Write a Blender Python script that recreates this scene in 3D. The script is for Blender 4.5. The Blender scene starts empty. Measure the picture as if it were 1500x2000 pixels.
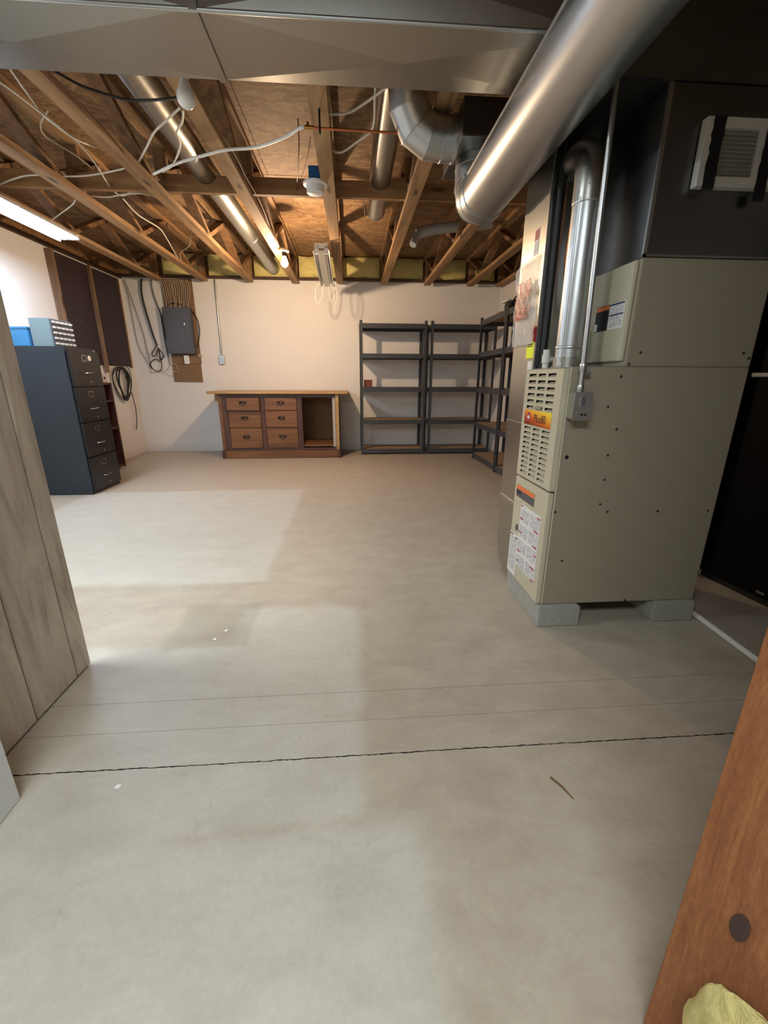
import bpy, math, random
from mathutils import Vector, Matrix
random.seed(7)
C = bpy.context.scene.collection
S = bpy.context.scene

# ------------------------------------------------------------------ camera
cam_d = bpy.data.cameras.new('camera')
cam = bpy.data.objects.new('camera', cam_d); C.objects.link(cam)
S.camera = cam
PITCH, YAW, ROLL, FPX = 0.303541264, 0.07414104, -0.003158758, 826.366
fwd = Vector((math.sin(YAW)*math.cos(PITCH), math.cos(YAW)*math.cos(PITCH), -math.sin(PITCH)))
rt = Vector((math.cos(YAW), -math.sin(YAW), 0)); dn = fwd.cross(rt)
rt, dn = math.cos(ROLL)*rt+math.sin(ROLL)*dn, -math.sin(ROLL)*rt+math.cos(ROLL)*dn
m = Matrix((rt, -dn, -fwd)).transposed().to_4x4(); m.translation = (0, 0, 1.03)
cam.matrix_world = m
cam_d.sensor_fit = 'VERTICAL'; cam_d.sensor_height = 24.0
cam_d.lens = 24.0*FPX/2000; cam_d.clip_start = 0.02

# ------------------------------------------------------------------ world, exposure, room lights
w = bpy.data.worlds.new('basement_world'); S.world = w; w.use_nodes = True
w.node_tree.nodes['Background'].inputs[0].default_value = (0.9, 0.95, 1.0, 1)
w.node_tree.nodes['Background'].inputs[1].default_value = 0.02
S.view_settings.view_transform = 'Standard'; S.view_settings.look = 'None'
S.view_settings.gamma = 1; S.view_settings.use_curve_mapping = False
S.view_settings.exposure = 0.64
def area(name, loc, rot, sx, sy, power, col):
    d = bpy.data.lights.new(name, 'AREA'); d.shape = 'RECTANGLE'; d.size = sx; d.size_y = sy
    d.energy = power; d.color = col
    o = bpy.data.objects.new(name, d); C.objects.link(o); o.location = loc; o.rotation_euler = rot
    return o
# unseen ceiling lamps, behind the photographer and at left, inferred from the bright floor
area('ceiling_lamp_behind', (-0.42, -0.6, 2.23), (0, 0, 0), 1.5, 0.6, 46, (0.90, 0.98, 1.0))
area('ceiling_lamp_left', (-1.75, 1.45, 2.23), (0, 0, 0), 0.4, 1.0, 58, (0.88, 0.98, 1.0))
FLUOR, BULB = 58.0, 62.0
d = bpy.data.lights.new('bulb_light', 'POINT'); d.energy = BULB; d.color = (1.0, 0.71, 0.45); d.shadow_soft_size = 0.035
bulb_light = bpy.data.objects.new('bulb_light', d); C.objects.link(bulb_light); bulb_light.location = (-0.645, 5.0, 2.10)

# ------------------------------------------------------------------ materials
def lin(h):
    h = h.lstrip('#'); r = []
    for i in (0, 2, 4):
        c = int(h[i:i+2], 16)/255
        r.append(c/12.92 if c <= .04045 else ((c+.055)/1.055)**2.4)
    return (*r, 1)
class N:
    def __init__(s, name):
        s.m = bpy.data.materials.new(name); s.m.use_nodes = True; s.t = s.m.node_tree
        s.b = s.t.nodes['Principled BSDF']
    def n(s, typ, ins=None, out=0, **props):
        x = s.t.nodes.new('ShaderNode'+typ)
        for k, v in props.items(): setattr(x, k, v)
        for k, v in (ins or {}).items(): s.set(x.inputs[k], v)
        return x.outputs[out]
    def set(s, inp, v):
        if isinstance(v, bpy.types.NodeSocket): s.t.links.new(v, inp)
        else: inp.default_value = v
    def p(s, **k):
        for a, v in k.items():
            s.set(s.b.inputs[{'col': 'Base Color', 'rough': 'Roughness', 'metal': 'Metallic', 'nor': 'Normal', 'emit': 'Emission Color', 'es': 'Emission Strength', 'alpha': 'Alpha', 'trans': 'Transmission Weight', 'ior': 'IOR', 'spec': 'Specular IOR Level', 'coat': 'Coat Weight'}[a]], v)
        return s
    def co(s, scale=(1, 1, 1), rot=(0, 0, 0), kind='Object'):
        g = s.n('TexCoord', out={'Generated': 0, 'Object': 3}[kind])
        return s.n('Mapping', {'Vector': g, 'Scale': scale, 'Rotation': rot})
    def noise(s, v, scale, detail=4, rough=.55, dist=0):
        return s.n('TexNoise', {'Vector': v, 'Scale': scale, 'Detail': detail, 'Roughness': rough, 'Distortion': dist})
    def ramp(s, f, *stops):
        x = s.t.nodes.new('ShaderNodeValToRGB'); s.set(x.inputs[0], f); e = x.color_ramp.elements
        for i, (pos, c) in enumerate(stops):
            q = e[i] if i < 2 else e.new(pos)
            q.position = pos; q.color = lin(c) if isinstance(c, str) else (c, c, c, 1)
        return x.outputs[0]
    def mix(s, f, a, b, mode='MIX'):
        x = s.t.nodes.new('ShaderNodeMix'); x.data_type = 'RGBA'; x.blend_type = mode
        s.set(x.inputs[0], f); s.set(x.inputs[6], lin(a) if isinstance(a, str) else a); s.set(x.inputs[7], lin(b) if isinstance(b, str) else b)
        return x.outputs[2]
    def ma(s, op, a, b=0.0, c=0.0):
        x = s.t.nodes.new('ShaderNodeMath'); x.operation = op
        s.set(x.inputs[0], a); s.set(x.inputs[1], b); s.set(x.inputs[2], c); return x.outputs[0]
    def bump(s, h, strength=.3, dist=.01):
        return s.n('Bump', {'Height': h, 'Strength': strength, 'Distance': dist})
def plain(name, col, rough=.5, metal=0, var=.12, scale=30, bump=0.0, **k):
    x = N(name); v = x.co(); f = x.noise(v, scale)
    c = lin(col); dark = tuple(q*(1-var) for q in c[:3])+(1,); lite = tuple(min(1, q*(1+var)) for q in c[:3])+(1,)
    x.p(col=x.mix(f, dark, lite), rough=rough, metal=metal, **k)
    if bump: x.p(nor=x.bump(f, bump, .004))
    return x.m
def wood(name, a, b, c, axis='Y', rough=.75, knots=True, scale=1.0):
    x = N(name); st = {'X': (.6, 9, 9), 'Y': (9, .6, 9), 'Z': (9, 9, .6)}[axis]
    v = x.co(tuple(q*scale for q in st)); oi = x.n('ObjectInfo', out=5)
    v2 = x.n('VectorMath', {0: v, 1: x.n('CombineXYZ', {'X': x.ma('MULTIPLY', oi, 37.0), 'Y': x.ma('MULTIPLY', oi, 91.0), 'Z': oi})}, operation='ADD')
    f = x.noise(v2, 2.2, 8, .62, .6)
    col = x.ramp(f, (.28, a), (.72, c), (.5, b))
    big = x.noise(x.co((1.3, 1.3, 1.3)), 1.7, 3)
    col = x.mix(x.ma('MULTIPLY', big, .45), col, a)
    if knots:
        kst = {'X': (1.6, 7, 7), 'Y': (7, 1.6, 7), 'Z': (7, 7, 1.6)}[axis]
        kv = x.n('TexVoronoi', {'Vector': x.co(kst), 'Scale': 1.0}, feature='F1')
        col = x.mix(x.ramp(kv, (.07, 1.0), (.15, 0.0)), col, tuple(q*.28 for q in lin(a)[:3])+(1,))
    x.p(col=col, rough=rough, nor=x.bump(f, .25, .004)); return x.m
M = {}
M['truss'] = wood('truss_lumber', '#6a4e32', '#a07c54', '#ba976c', 'Y')
M['web'] = wood('web_lumber', '#584029', '#866240', '#a07c52', 'Z')
M['lumber_x'] = wood('strongback_lumber', '#6a4c30', '#987048', '#b28c60', 'X')
M['stud_wall'] = wood('wall_stud_lumber', '#5c4432', '#84664c', '#9c7c5e', 'Z')
M['stud'] = wood('door_stud_lumber', '#5e3a24', '#8f5f3e', '#a87a56', 'Z', .7, False, 1.6)
def _stud():
    x = N('rough_sawn_stud'); a = x.noise(x.co((9, 9, .9)), 3, 9, .7, 1.2); b = x.noise(x.co((60, 60, 14)), 4, 6, .75); c = x.noise(x.co(), 6, 4)
    col = x.ramp(x.ma('ADD', x.ma('MULTIPLY', a, .55), x.ma('ADD', x.ma('MULTIPLY', b, .28), x.ma('MULTIPLY', c, .17))), (.30, '#5a3018'), (.68, '#b27a48'), (.5, '#8e572f'))
    x.p(col=col, rough=.9, nor=x.bump(x.ma('ADD', a, b), .5, .004)); return x.m
M['stud'] = _stud()
M['bench'] = wood('bench_stained_wood', '#4e301c', '#764c2a', '#8e623a', 'X', .5, False)
M['bench_dark'] = wood('bench_dark_frame', '#38211a', '#50302a', '#63402e', 'Z', .45, False)
M['bench_top'] = wood('bench_top_wood', '#8a6a40', '#b5905e', '#c9a878', 'X', .55, False)
M['brown_board'] = wood('dark_brown_board', '#2c1611', '#472419', '#5a3022', 'Z', .5, False)
def _osb():
    x = N('osb_sheathing')
    v = x.co((4, 15, 10)); wv = x.noise(x.co((3, 3, 3)), 3, 3)
    vv = x.n('VectorMath', {0: v, 1: x.n('VectorMath', {0: x.n('CombineXYZ', {'X': wv, 'Y': wv, 'Z': wv}), 1: (3, 3, 3)}, operation='MULTIPLY')}, operation='ADD')
    vo = x.n('TexVoronoi', {'Vector': vv, 'Scale': 2.4, 'Randomness': 1.0}, out=1)
    g = x.n('RGBToBW', {0: vo})
    f = x.noise(x.co((10, 30, 20)), 2.5, 8, .65, 1.2)
    col = x.mix(x.ma('MULTIPLY', f, .9), x.ramp(g, (.1, '#755638'), (.85, '#b6966a'), (.5, '#98744c')), '#573d26')
    x.p(col=col, rough=.75, nor=x.bump(x.ma('ADD', g, f), .35, .004)); return x.m
M['osb'] = _osb()
def _floor():
    x = N('worn_concrete'); tc = x.n('TexCoord', out=3); sp = x.t.nodes.new('ShaderNodeSeparateXYZ'); x.t.links.new(tc, sp.inputs[0])
    X, Y = sp.outputs[0], sp.outputs[1]
    wob = x.ma('MULTIPLY', x.ma('SUBTRACT', x.noise(x.co(), 3.5, 5), .5), .10)
    Xw, Yw = x.ma('ADD', X, wob), x.ma('ADD', Y, wob)
    def step(v, e, s=.03):
        return x.n('MapRange', {'Value': v, 'From Min': e-s, 'From Max': e+s}, interpolation_type='SMOOTHSTEP')
    def rect(x0, x1, y0, y1, s=.035):
        a = x.ma('MULTIPLY', step(Xw, x0, s), x.ma('SUBTRACT', 1.0, step(Xw, x1, s)))
        b = x.ma('MULTIPLY', step(Yw, y0, s), x.ma('SUBTRACT', 1.0, step(Yw, y1, s)))
        return x.ma('MULTIPLY', a, b)
    cl = x.noise(x.co(), 1.1, 6, .6)
    fine = x.noise(x.co(), 70, 6, .75)
    mid = x.noise(x.co((1, 1.8, 1)), 5, 6, .65, .5)
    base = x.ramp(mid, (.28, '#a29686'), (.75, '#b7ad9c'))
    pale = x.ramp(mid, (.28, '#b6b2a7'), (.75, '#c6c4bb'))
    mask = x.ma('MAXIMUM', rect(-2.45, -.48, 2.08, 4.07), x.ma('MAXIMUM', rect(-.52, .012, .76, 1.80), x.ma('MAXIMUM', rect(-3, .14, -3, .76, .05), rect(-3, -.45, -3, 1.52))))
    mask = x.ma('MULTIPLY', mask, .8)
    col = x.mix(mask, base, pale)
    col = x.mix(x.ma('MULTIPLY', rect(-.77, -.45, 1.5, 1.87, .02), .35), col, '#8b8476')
    warm = step(Y, 4.3, .7)
    col = x.mix(x.ma('MULTIPLY', warm, x.ma('MULTIPLY', cl, .6)), col, '#a08c78')
    spots = x.ramp(x.n('TexNoise', {'Vector': x.co(), 'Scale': 11.0, 'Detail': 9.0, 'Roughness': .72}), (.60, 0.0), (.74, 1.0))
    col = x.mix(x.ma('MULTIPLY', spots, .34), col, '#6f675c')
    sc = x.ramp(x.n('TexNoise', {'Vector': x.co((1, 2.2, 1), (0, 0, .5)), 'Scale': 3.0, 'Detail': 12.0, 'Roughness': .8, 'Distortion': 1.5}), (.60, 0.0), (.68, 1.0))
    col = x.mix(x.ma('MULTIPLY', sc, .15), col, '#8a7f70')
    fl2 = x.ramp(fine, (.3, 0.0), (.7, 1.0))
    col = x.mix(x.ma('MULTIPLY', fl2, .20), col, '#7c7264')
    for y0, wd, am in ((1.213, .0013, .5), (1.084, .0013, .45)):
        jit = x.ma('MULTIPLY', x.ma('SUBTRACT', x.noise(x.co(), 60, 2), .5), .003)
        dd = x.ma('ABSOLUTE', x.ma('SUBTRACT', x.ma('ADD', Y, jit), y0))
        ln = x.n('MapRange', {'Value': dd, 'From Min': wd*.4, 'From Max': wd*1.6, 'To Min': am, 'To Max': 0.0})
        col = x.mix(ln, col, '#4c443c')
    pit = x.ramp(x.n('TexVoronoi', {'Vector': x.co(), 'Scale': 9.0}), (.0, 1.0), (.035, 0.0))
    col = x.mix(x.ma('MULTIPLY', pit, .5), col, '#5a5148')
    h = x.ma('ADD', x.ma('MULTIPLY', fine, .3), x.ma('MULTIPLY', mid, .8))
    x.p(col=col, rough=x.ramp(mid, (.2, .42), (.8, .62)), nor=x.bump(h, .16, .006), spec=.4); return x.m
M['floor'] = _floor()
def _wall():
    x = N('painted_concrete_wall'); f = x.noise(x.co(), 2.0, 6, .6); g = x.noise(x.co(), 45, 5, .6)
    col = x.mix(f, '#d8d4ce', '#e5e1dc')
    sp = x.t.nodes.new('ShaderNodeSeparateXYZ'); x.t.links.new(x.n('TexCoord', out=3), sp.inputs[0])
    foot_tint = x.ma('MULTIPLY', x.n('MapRange', {'Value': sp.outputs[2], 'From Min': 0.0, 'From Max': .12, 'To Min': .5, 'To Max': 0.0}), f)  # browner tint fading out just above the floor
    col = x.mix(foot_tint, col, '#8d8476')
    x.p(col=col, rough=.75, nor=x.bump(x.ma('ADD', g, f), .12, .006)); return x.m
M['wall'] = _wall()
def galv(name, col, rough, dents=.12, sp=55, am=1.0):
    x = N(name); v = x.n('TexVoronoi', {'Vector': x.co(), 'Scale': float(sp)}, out=1); g = x.n('RGBToBW', {0: v})
    f = x.noise(x.co(), 2.2, 3); s = x.noise(x.co(), 14, 5, .6)
    c = lin(col); c2 = tuple(q*.8 for q in c[:3])+(1,)
    x.p(col=x.mix(x.ma('ADD', x.ma('MULTIPLY', g, .5*am), x.ma('MULTIPLY', s, .4*am)), c2 if am == 1.0 else tuple(q*.93 for q in c[:3])+(1,), c), metal=1.0,
        rough=x.ma('ADD', rough-.06*am, x.ma('ADD', x.ma('MULTIPLY', g, .06*am), x.ma('MULTIPLY', s, .10*am))), nor=x.bump(f, dents, .03)); return x.m
M['galv'] = galv('galvanized_sheet', '#c2c3c0', .30, .03, 120, .3)
M['galv_dull'] = galv('dull_galvanized_sheet', '#b0b0aa', .33, .06, 90, .5)
M['galv_dark'] = galv('dark_galvanized_sheet', '#7c7c7c', .32, .15, 60, .6)  # darker grey than the other galvanized sheets
M['galv_pipe'] = galv('bright_galvanized_pipe', '#c2c6c8', .36, .012, 160, .12)
M['beige'] = plain('beige_enamel_shade_side', '#968e7c', .45, var=.04, scale=60, bump=.03)  # enamel of the dim near side, its shade put into the colour
M['beige_lit'] = plain('beige_enamel_lit_side', '#bcb69e', .42, var=.04, scale=60, bump=.03)  # same enamel on left-facing panels, the stronger light put into the colour
M['black'] = plain('black_enamel', '#060609', .7, spec=.12)
M['blackmat'] = plain('matt_black', '#111112', .8)
M['void'] = plain('dark_cavity', '#0a0a0a', .95)
M['cabblue'] = plain('dark_blue_grey_enamel', '#212a33', .5, var=.06)
M['cabfront'] = plain('near_black_enamel', '#191b20', .42, var=.08)
M['grey_shelf'] = plain('charcoal_powder_coat', '#3b3d42', .45, var=.08)
M['particle'] = plain('particle_board', '#8f7659', .85, var=.25, scale=90, bump=.1)
M['chrome'] = plain('worn_chrome', '#c8c8c4', .25, 1.0)
M['brass'] = plain('dark_antique_pull', '#3a3128', .35, .8)
M['white'] = plain('white_plastic', '#e8e8e6', .45, var=.03)
M['whitemetal'] = plain('white_enamel', '#dcdedd', .35, var=.03)
M['pvc'] = plain('white_pvc', '#d6d4cb', .4, var=.05)
M['cable'] = plain('white_cable_sheath', '#d2cdc0', .55, var=.06)
M['cable_tan'] = plain('aged_cable_sheath', '#b8a792', .6, var=.08)
M['cable_black'] = plain('black_cable_sheath', '#141417', .5)
M['cable_brown'] = plain('brown_cable_sheath', '#5a3413', .5)
M['copper'] = plain('copper', '#b8704a', .35, 1.0)
M['brassfit'] = plain('brass_fitting', '#b08a50', .35, 1.0)
M['bluebox'] = plain('blue_plastic', '#1d5f9c', .45)
M['skyblue'] = plain('sky_blue_card', '#3f86b8', .6, var=.05)
M['greygreen'] = plain('grey_green_enamel', '#74868a', .5, var=.05)
M['panelgrey'] = plain('dark_grey_enamel', '#50535a', .5, var=.05)
M['backer'] = plain('plywood_backer', '#7d6144', .8, var=.2, scale=25)
M['pegboard'] = plain('dark_hardboard', '#2f2126', .55, var=.2, scale=12)
M['block'] = plain('concrete_block', '#9a9a92', .9, var=.22, scale=60, bump=.5)
M['plank'] = None
def _plank():
    x = N('grey_washed_plank'); oi = x.n('ObjectInfo', out=5)
    v = x.n('VectorMath', {0: x.co((6, 6, 1.1)), 1: x.n('CombineXYZ', {'X': x.ma('MULTIPLY', oi, 31.0), 'Y': x.ma('MULTIPLY', oi, 57.0), 'Z': x.ma('MULTIPLY', oi, 11.0)})}, operation='ADD')
    f = x.noise(v, 1.5, 9, .62, 1.6); g = x.noise(x.co((30, 30, 4)), 3, 6, .7)
    col = x.ramp(x.ma('ADD', x.ma('MULTIPLY', f, .85), x.ma('MULTIPLY', g, .15)), (.32, '#8e8071'), (.68, '#d2c6b7'), (.5, '#bdb0a1'))
    x.p(col=col, rough=.6, nor=x.bump(f, .1, .004)); return x.m
M['plank'] = _plank()
def _insul():
    x = N('yellow_fibreglass'); f = x.noise(x.co(), 14, 8, .7, 1.0); g = x.noise(x.co(), 3, 3)
    x.p(col=x.mix(g, x.ramp(f, (.3, '#bcae6c'), (.7, '#ece09a')), '#dacd84'), rough=.95, nor=x.bump(f, .9, .02)); return x.m
M['insul'] = _insul()
def glow(name, col, st):
    x = N(name); x.p(col=lin(col), emit=lin(col), es=st, rough=.4); return x.m
M['tube'] = glow('lit_fluorescent_tube', '#dcebff', FLUOR)
M['litbulb'] = glow('lit_bulb_glass', '#ffd9a0', 14.0)
x = N('clear_plastic_film'); f = x.noise(x.co((1, 2, 1)), 18, 4, .5, 1.0)
x.p(col=lin('#e4e0dc'), rough=.12, alpha=.55, nor=x.bump(f, .9, .02)); M['film'] = x.m
x = N('red_print_on_film'); f = x.noise(x.co(), 14, 5, .7)
x.p(col=lin('#a03a36'), rough=.4, alpha=x.ramp(f, (.36, 0.0), (.52, .85))); M['redfilm'] = x.m
M['yellow'] = plain('fluorescent_yellow_tag', '#e6ee22', .6, var=.03)
M['ink'] = plain('black_ink', '#17171a', .6)
M['greyink'] = None
def _text():
    x = N('fine_grey_print'); v = x.co((1, 60, 420)); f = x.noise(v, 1.0, 2, .6)
    x.p(col=x.mix(x.ramp(f, (.42, 0.0), (.58, 1.0)), '#dededf', '#a4a4a8'), rough=.5); return x.m
M['greyink'] = _text()
M['paper'] = plain('white_label', '#dcdbd8', .5, var=.03)
M['redink'] = plain('red_ink', '#a83244', .5)
M['orange'] = plain('orange_label', '#e0763a', .5, var=.05)
M['darkgrey'] = plain('dark_grey_label', '#55565a', .5, var=.1)
M['blueink'] = plain('blue_ink', '#2a3560', .5)
M['red'] = plain('red_plastic', '#96222a', .4)
x = N('orange_to_yellow_badge'); sp = x.t.nodes.new('ShaderNodeSeparateXYZ'); x.t.links.new(x.n('TexCoord', out=0), sp.inputs[0])
g = x.ma('ADD', x.ma('MULTIPLY', sp.outputs[2], .62), x.ma('MULTIPLY', x.ma('SUBTRACT', 1.0, sp.outputs[1]), .38))
x.p(col=x.ramp(g, (.08, '#6e2612'), (.95, '#f6d63c'), (.40, '#cf5f1e'), (.65, '#eda62c')), rough=.35); M['badge'] = x.m
x = N('pinkish_fibre_filter'); f = x.noise(x.co(), 60, 6, .7)
x.p(col=x.mix(f, '#8d8c82', '#a6a59a'), rough=.9, nor=x.bump(f, .4, .004)); M['filter'] = x.m
M['blackplate'] = plain('black_plastic', '#151518', .35)
M['redwood'] = plain('dark_red_board', '#3a1a1a', .6)
M['sill'] = plain('dark_sill_plate', '#4a341f', .8, var=.2)
M['socket'] = plain('brown_socket_shell', '#3a2a20', .5)
M['bulbwhite'] = plain('frosted_bulb_glass', '#e9ebea', .25, var=.02)
M['bookred'] = plain('red_brown_box', '#6e382a', .6, var=.15)

# ------------------------------------------------------------------ mesh helpers
class MB:
    def __init__(s): s.v = []; s.f = []; s.mi = []; s.cur = 0
    def add(s, vs, fs):
        o = len(s.v); s.v += [Vector(q) for q in vs]
        for f in fs: s.f.append([o+i for i in f]); s.mi.append(s.cur)
        return s
    def box(s, x0, x1, y0, y1, z0, z1):
        return s.add([(x, y, z) for x in (x0, x1) for y in (y0, y1) for z in (z0, z1)],
                     [(0, 1, 3, 2), (4, 6, 7, 5), (0, 4, 5, 1), (2, 3, 7, 6), (0, 2, 6, 4), (1, 5, 7, 3)])
    def obox(s, c, ax, ay, az):
        c = Vector(c); ax, ay, az = Vector(ax), Vector(ay), Vector(az)
        return s.add([c+i*ax+j*ay+k*az for i in (-1, 1) for j in (-1, 1) for k in (-1, 1)],
                     [(0, 1, 3, 2), (4, 6, 7, 5), (0, 4, 5, 1), (2, 3, 7, 6), (0, 2, 6, 4), (1, 5, 7, 3)])
    def bar(s, p0, p1, wv, t):           # bar from p0 to p1, half-width vector wv, thickness t
        p0, p1, wv = Vector(p0), Vector(p1), Vector(wv); d = (p1-p0)/2; u = d.cross(wv).normalized()*t/2
        return s.obox((p0+p1)/2, d, wv, u)
    def rings(s, rs, close=True, caps=True):
        n = len(rs[0]); o = len(s.v)
        for r in rs: s.v += [Vector(q) for q in r]
        def fa(f): s.f.append(f); s.mi.append(s.cur)
        for i in range(len(rs)-1):
            for j in range(n):
                k = (j+1) % n; fa([o+i*n+j, o+i*n+k, o+(i+1)*n+k, o+(i+1)*n+j])
        if caps: fa([o+j for j in range(n)][::-1]); fa([o+(len(rs)-1)*n+j for j in range(n)])
        return s
    def tube(s, pts, r, n=8, caps=True, smooth=0):
        pts = [Vector(p) for p in pts]
        if smooth: pts = spline(pts, smooth)
        rad = r if isinstance(r, (list, tuple)) else [r]*len(pts)
        rs = []; u = None
        for i, p in enumerate(pts):
            t = (pts[min(i+1, len(pts)-1)]-pts[max(i-1, 0)]).normalized()
            if u is None: u = t.orthogonal().normalized()
            u = (u-t*u.dot(t)).normalized(); v = t.cross(u)
            rs.append([p+rad[i]*(math.cos(2*math.pi*k/n)*u+math.sin(2*math.pi*k/n)*v) for k in range(n)])
        return s.rings(rs, caps=caps)
    def lathe(s, prof, c, axis=(0, 0, 1), n=20, caps=True):
        c = Vector(c); a = Vector(axis).normalized(); u = a.orthogonal().normalized(); v = a.cross(u)
        return s.rings([[c+a*h+r*(math.cos(2*math.pi*k/n)*u+math.sin(2*math.pi*k/n)*v) for k in range(n)] for r, h in prof], caps=caps)
    def prism(s, poly, ext):             # polygon (3-D points) extruded along ext
        ext = Vector(ext); n = len(poly); a = [Vector(p) for p in poly]
        return s.add(a+[p+ext for p in a], [list(range(n))[::-1], list(range(n, 2*n))]+[(i, (i+1) % n, n+(i+1) % n, n+i) for i in range(n)])
    def build(s, name, mat, parent=None, bevel=0.0, smooth=False, origin=None):
        off = Vector(origin) if origin is not None else Vector((0, 0, 0))
        q = parent
        while q is not None: off = off+q.location; q = q.parent
        if origin is not None and parent is not None: off = Vector(origin)
        me = bpy.data.meshes.new(name); me.from_pydata([v-off for v in s.v], [], s.f)
        for mm in (mat if isinstance(mat, (list, tuple)) else [mat]): me.materials.append(mm)
        if max(s.mi, default=0): me.polygons.foreach_set('material_index', s.mi)
        import bmesh
        b = bmesh.new(); b.from_mesh(me); bmesh.ops.recalc_face_normals(b, faces=b.faces)
        if bevel: bmesh.ops.bevel(b, geom=b.edges[:], offset=bevel, segments=2, affect='EDGES', clamp_overlap=True)
        b.to_mesh(me); b.free()
        o = bpy.data.objects.new(name, me); C.objects.link(o)
        if smooth:
            me.polygons.foreach_set('use_smooth', [True]*len(me.polygons))
            try: me.set_sharp_from_angle(angle=math.radians(40))
            except Exception: pass
        if origin is not None:
            o.location = Vector(origin)-(wloc(parent) if parent else Vector((0, 0, 0)))
        o.parent = parent
        return o
def wloc(o):
    v = Vector((0, 0, 0))
    while o is not None: v = v+o.location; o = o.parent
    return v
def spline(p, k):
    q = [p[0]*2-p[1]]+list(p)+[p[-1]*2-p[-2]]; r = []
    for i in range(1, len(q)-2):
        a, b, c, d = q[i-1:i+3]
        for j in range(k):
            t = j/k
            r.append(.5*((2*b)+(c-a)*t+(2*a-5*b+4*c-d)*t*t+(3*b-a-3*c+d)*t**3))
    return r+[p[-1]]
def tag(o, label=None, cat=None, group=None, kind=None):
    for k, v in (('label', label), ('category', cat), ('group', group), ('kind', kind)):
        if v: o[k] = v
    return o
def thing(name, loc, label, cat, group=None):
    o = bpy.data.objects.new(name, None); C.objects.link(o); o.location = loc; o.empty_display_size = .1
    return tag(o, label, cat, group)
def struct(o): o['kind'] = 'structure'; return o
def box(*a): return MB().box(*a)
def copy_tree(o, parent=None):
    c = o.copy(); C.objects.link(c); c.parent = parent
    for ch in list(o.children): copy_tree(ch, c)
    return c
def words(name, txt, size, mat, loc, right, up, parent, depth=.0006, squeeze=1.0):
    cu = bpy.data.curves.new('lettering', 'FONT'); cu.body = txt; cu.size = size; cu.extrude = depth
    t = bpy.data.objects.new('lettering_curve', cu); C.objects.link(t)
    bpy.context.view_layer.update()
    me = bpy.data.meshes.new_from_object(t.evaluated_get(bpy.context.evaluated_depsgraph_get()))
    bpy.data.objects.remove(t); bpy.data.curves.remove(cu)
    R, U = Vector(right).normalized(), Vector(up).normalized(); Nn = R.cross(U)
    off = wloc(parent)
    for v in me.vertices: v.co = Vector(loc)+R*v.co.x*squeeze+U*v.co.y+Nn*v.co.z-off
    me.materials.clear(); me.materials.append(mat); me.name = name
    o = bpy.data.objects.new(name, me); C.objects.link(o); o.parent = parent; return o

# ------------------------------------------------------------------ room shell
XL, XR, YB, YF, ZT = -3.03, 2.12, 6.5, -2.6, 2.31
def _floor_mesh():
    b = MB(); rnd = random.Random(3); xs = [XL-.1+i*(XR+.4-XL)/620 for i in range(621)]
    edge = []
    for x in xs:
        y = .953 + .001*math.sin(x*5)+rnd.uniform(-.0012, .0012); w = .0011+rnd.uniform(0, .0014)
        edge.append((y-w, y+w))
    n = len(xs)
    b.add([(x, YF-.1, 0) for x in xs]+[(x, e[0], 0) for x, e in zip(xs, edge)]+[(x, e[0], -.02) for x, e in zip(xs, edge)]
          +[(x, e[1], -.02) for x, e in zip(xs, edge)]+[(x, e[1], 0) for x, e in zip(xs, edge)]+[(x, YB+.1, 0) for x in xs],
          [(r*n+i, r*n+i+1, (r+1)*n+i+1, (r+1)*n+i) for r in range(5) for i in range(n-1)])
    b.mi = [1 if r in (1, 2, 3) else 0 for r in range(5) for i in range(n-1)]
    return b
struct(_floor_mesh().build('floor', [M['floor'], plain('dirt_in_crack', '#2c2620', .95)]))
struct(box(XL-.1, XR+.1, YB, YB+.12, 0, ZT).build('wall_back', M['wall']))
struct(box(XL-.12, XL, YF, YB, 0, ZT-.02).build('wall_left', M['wall']))
struct(box(XR, XR+.12, YF, YB, 0, ZT-.02).build('wall_right', M['wall']))
struct(box(XL-.1, XR+.1, YF-.12, YF, 0, ZT).build('wall_front', M['wall']))
struct(box(XL-.1, XR+.1, YB-.10, YB+.12, ZT, ZT+.022).build('trim_1', M['sill']))
struct(box(XL-.12, XL+.02, YF, YB, ZT-.02, ZT+.02).build('trim_2', M['sill']))
struct(box(XR-.02, XR+.12, YF, YB, ZT-.02, ZT+.02).build('trim_3', M['sill']))
for nm, bb in (('trim_4', (XL-.12, XR+.12, YB+.06, YB+.12, ZT, 2.62)), ('trim_5', (XL-.12, XL-.06, YF, YB, ZT, 2.62)), ('trim_6', (XR+.06, XR+.12, YF, YB, ZT, 2.62)), ('trim_7', (XL-.12, XR+.12, YF-.12, YF-.06, ZT, 2.62))):
    struct(box(*bb).build(nm, M['lumber_x']))
ceil = struct(box(XL-.12, XR+.12, YF-.12, YB+.12, 2.616, 2.65).build('ceiling', M['osb']))
yy = YB+.02; row = 0; seams = [5.27, 4.12, 2.93, 1.73, .53, -.67, -1.87, YF]
for y in seams:
    x = XL-.05-(row % 2)*1.2
    while x < XR:
        x1 = min(x+2.44, XR+.08)
        box(max(x, XL-.08)+.002, x1-.002, y+.004, yy-.004, 2.6, 2.6155).build('osb_panel', M['osb'], ceil)
        x += 2.44
    yy = y; row += 1

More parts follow.
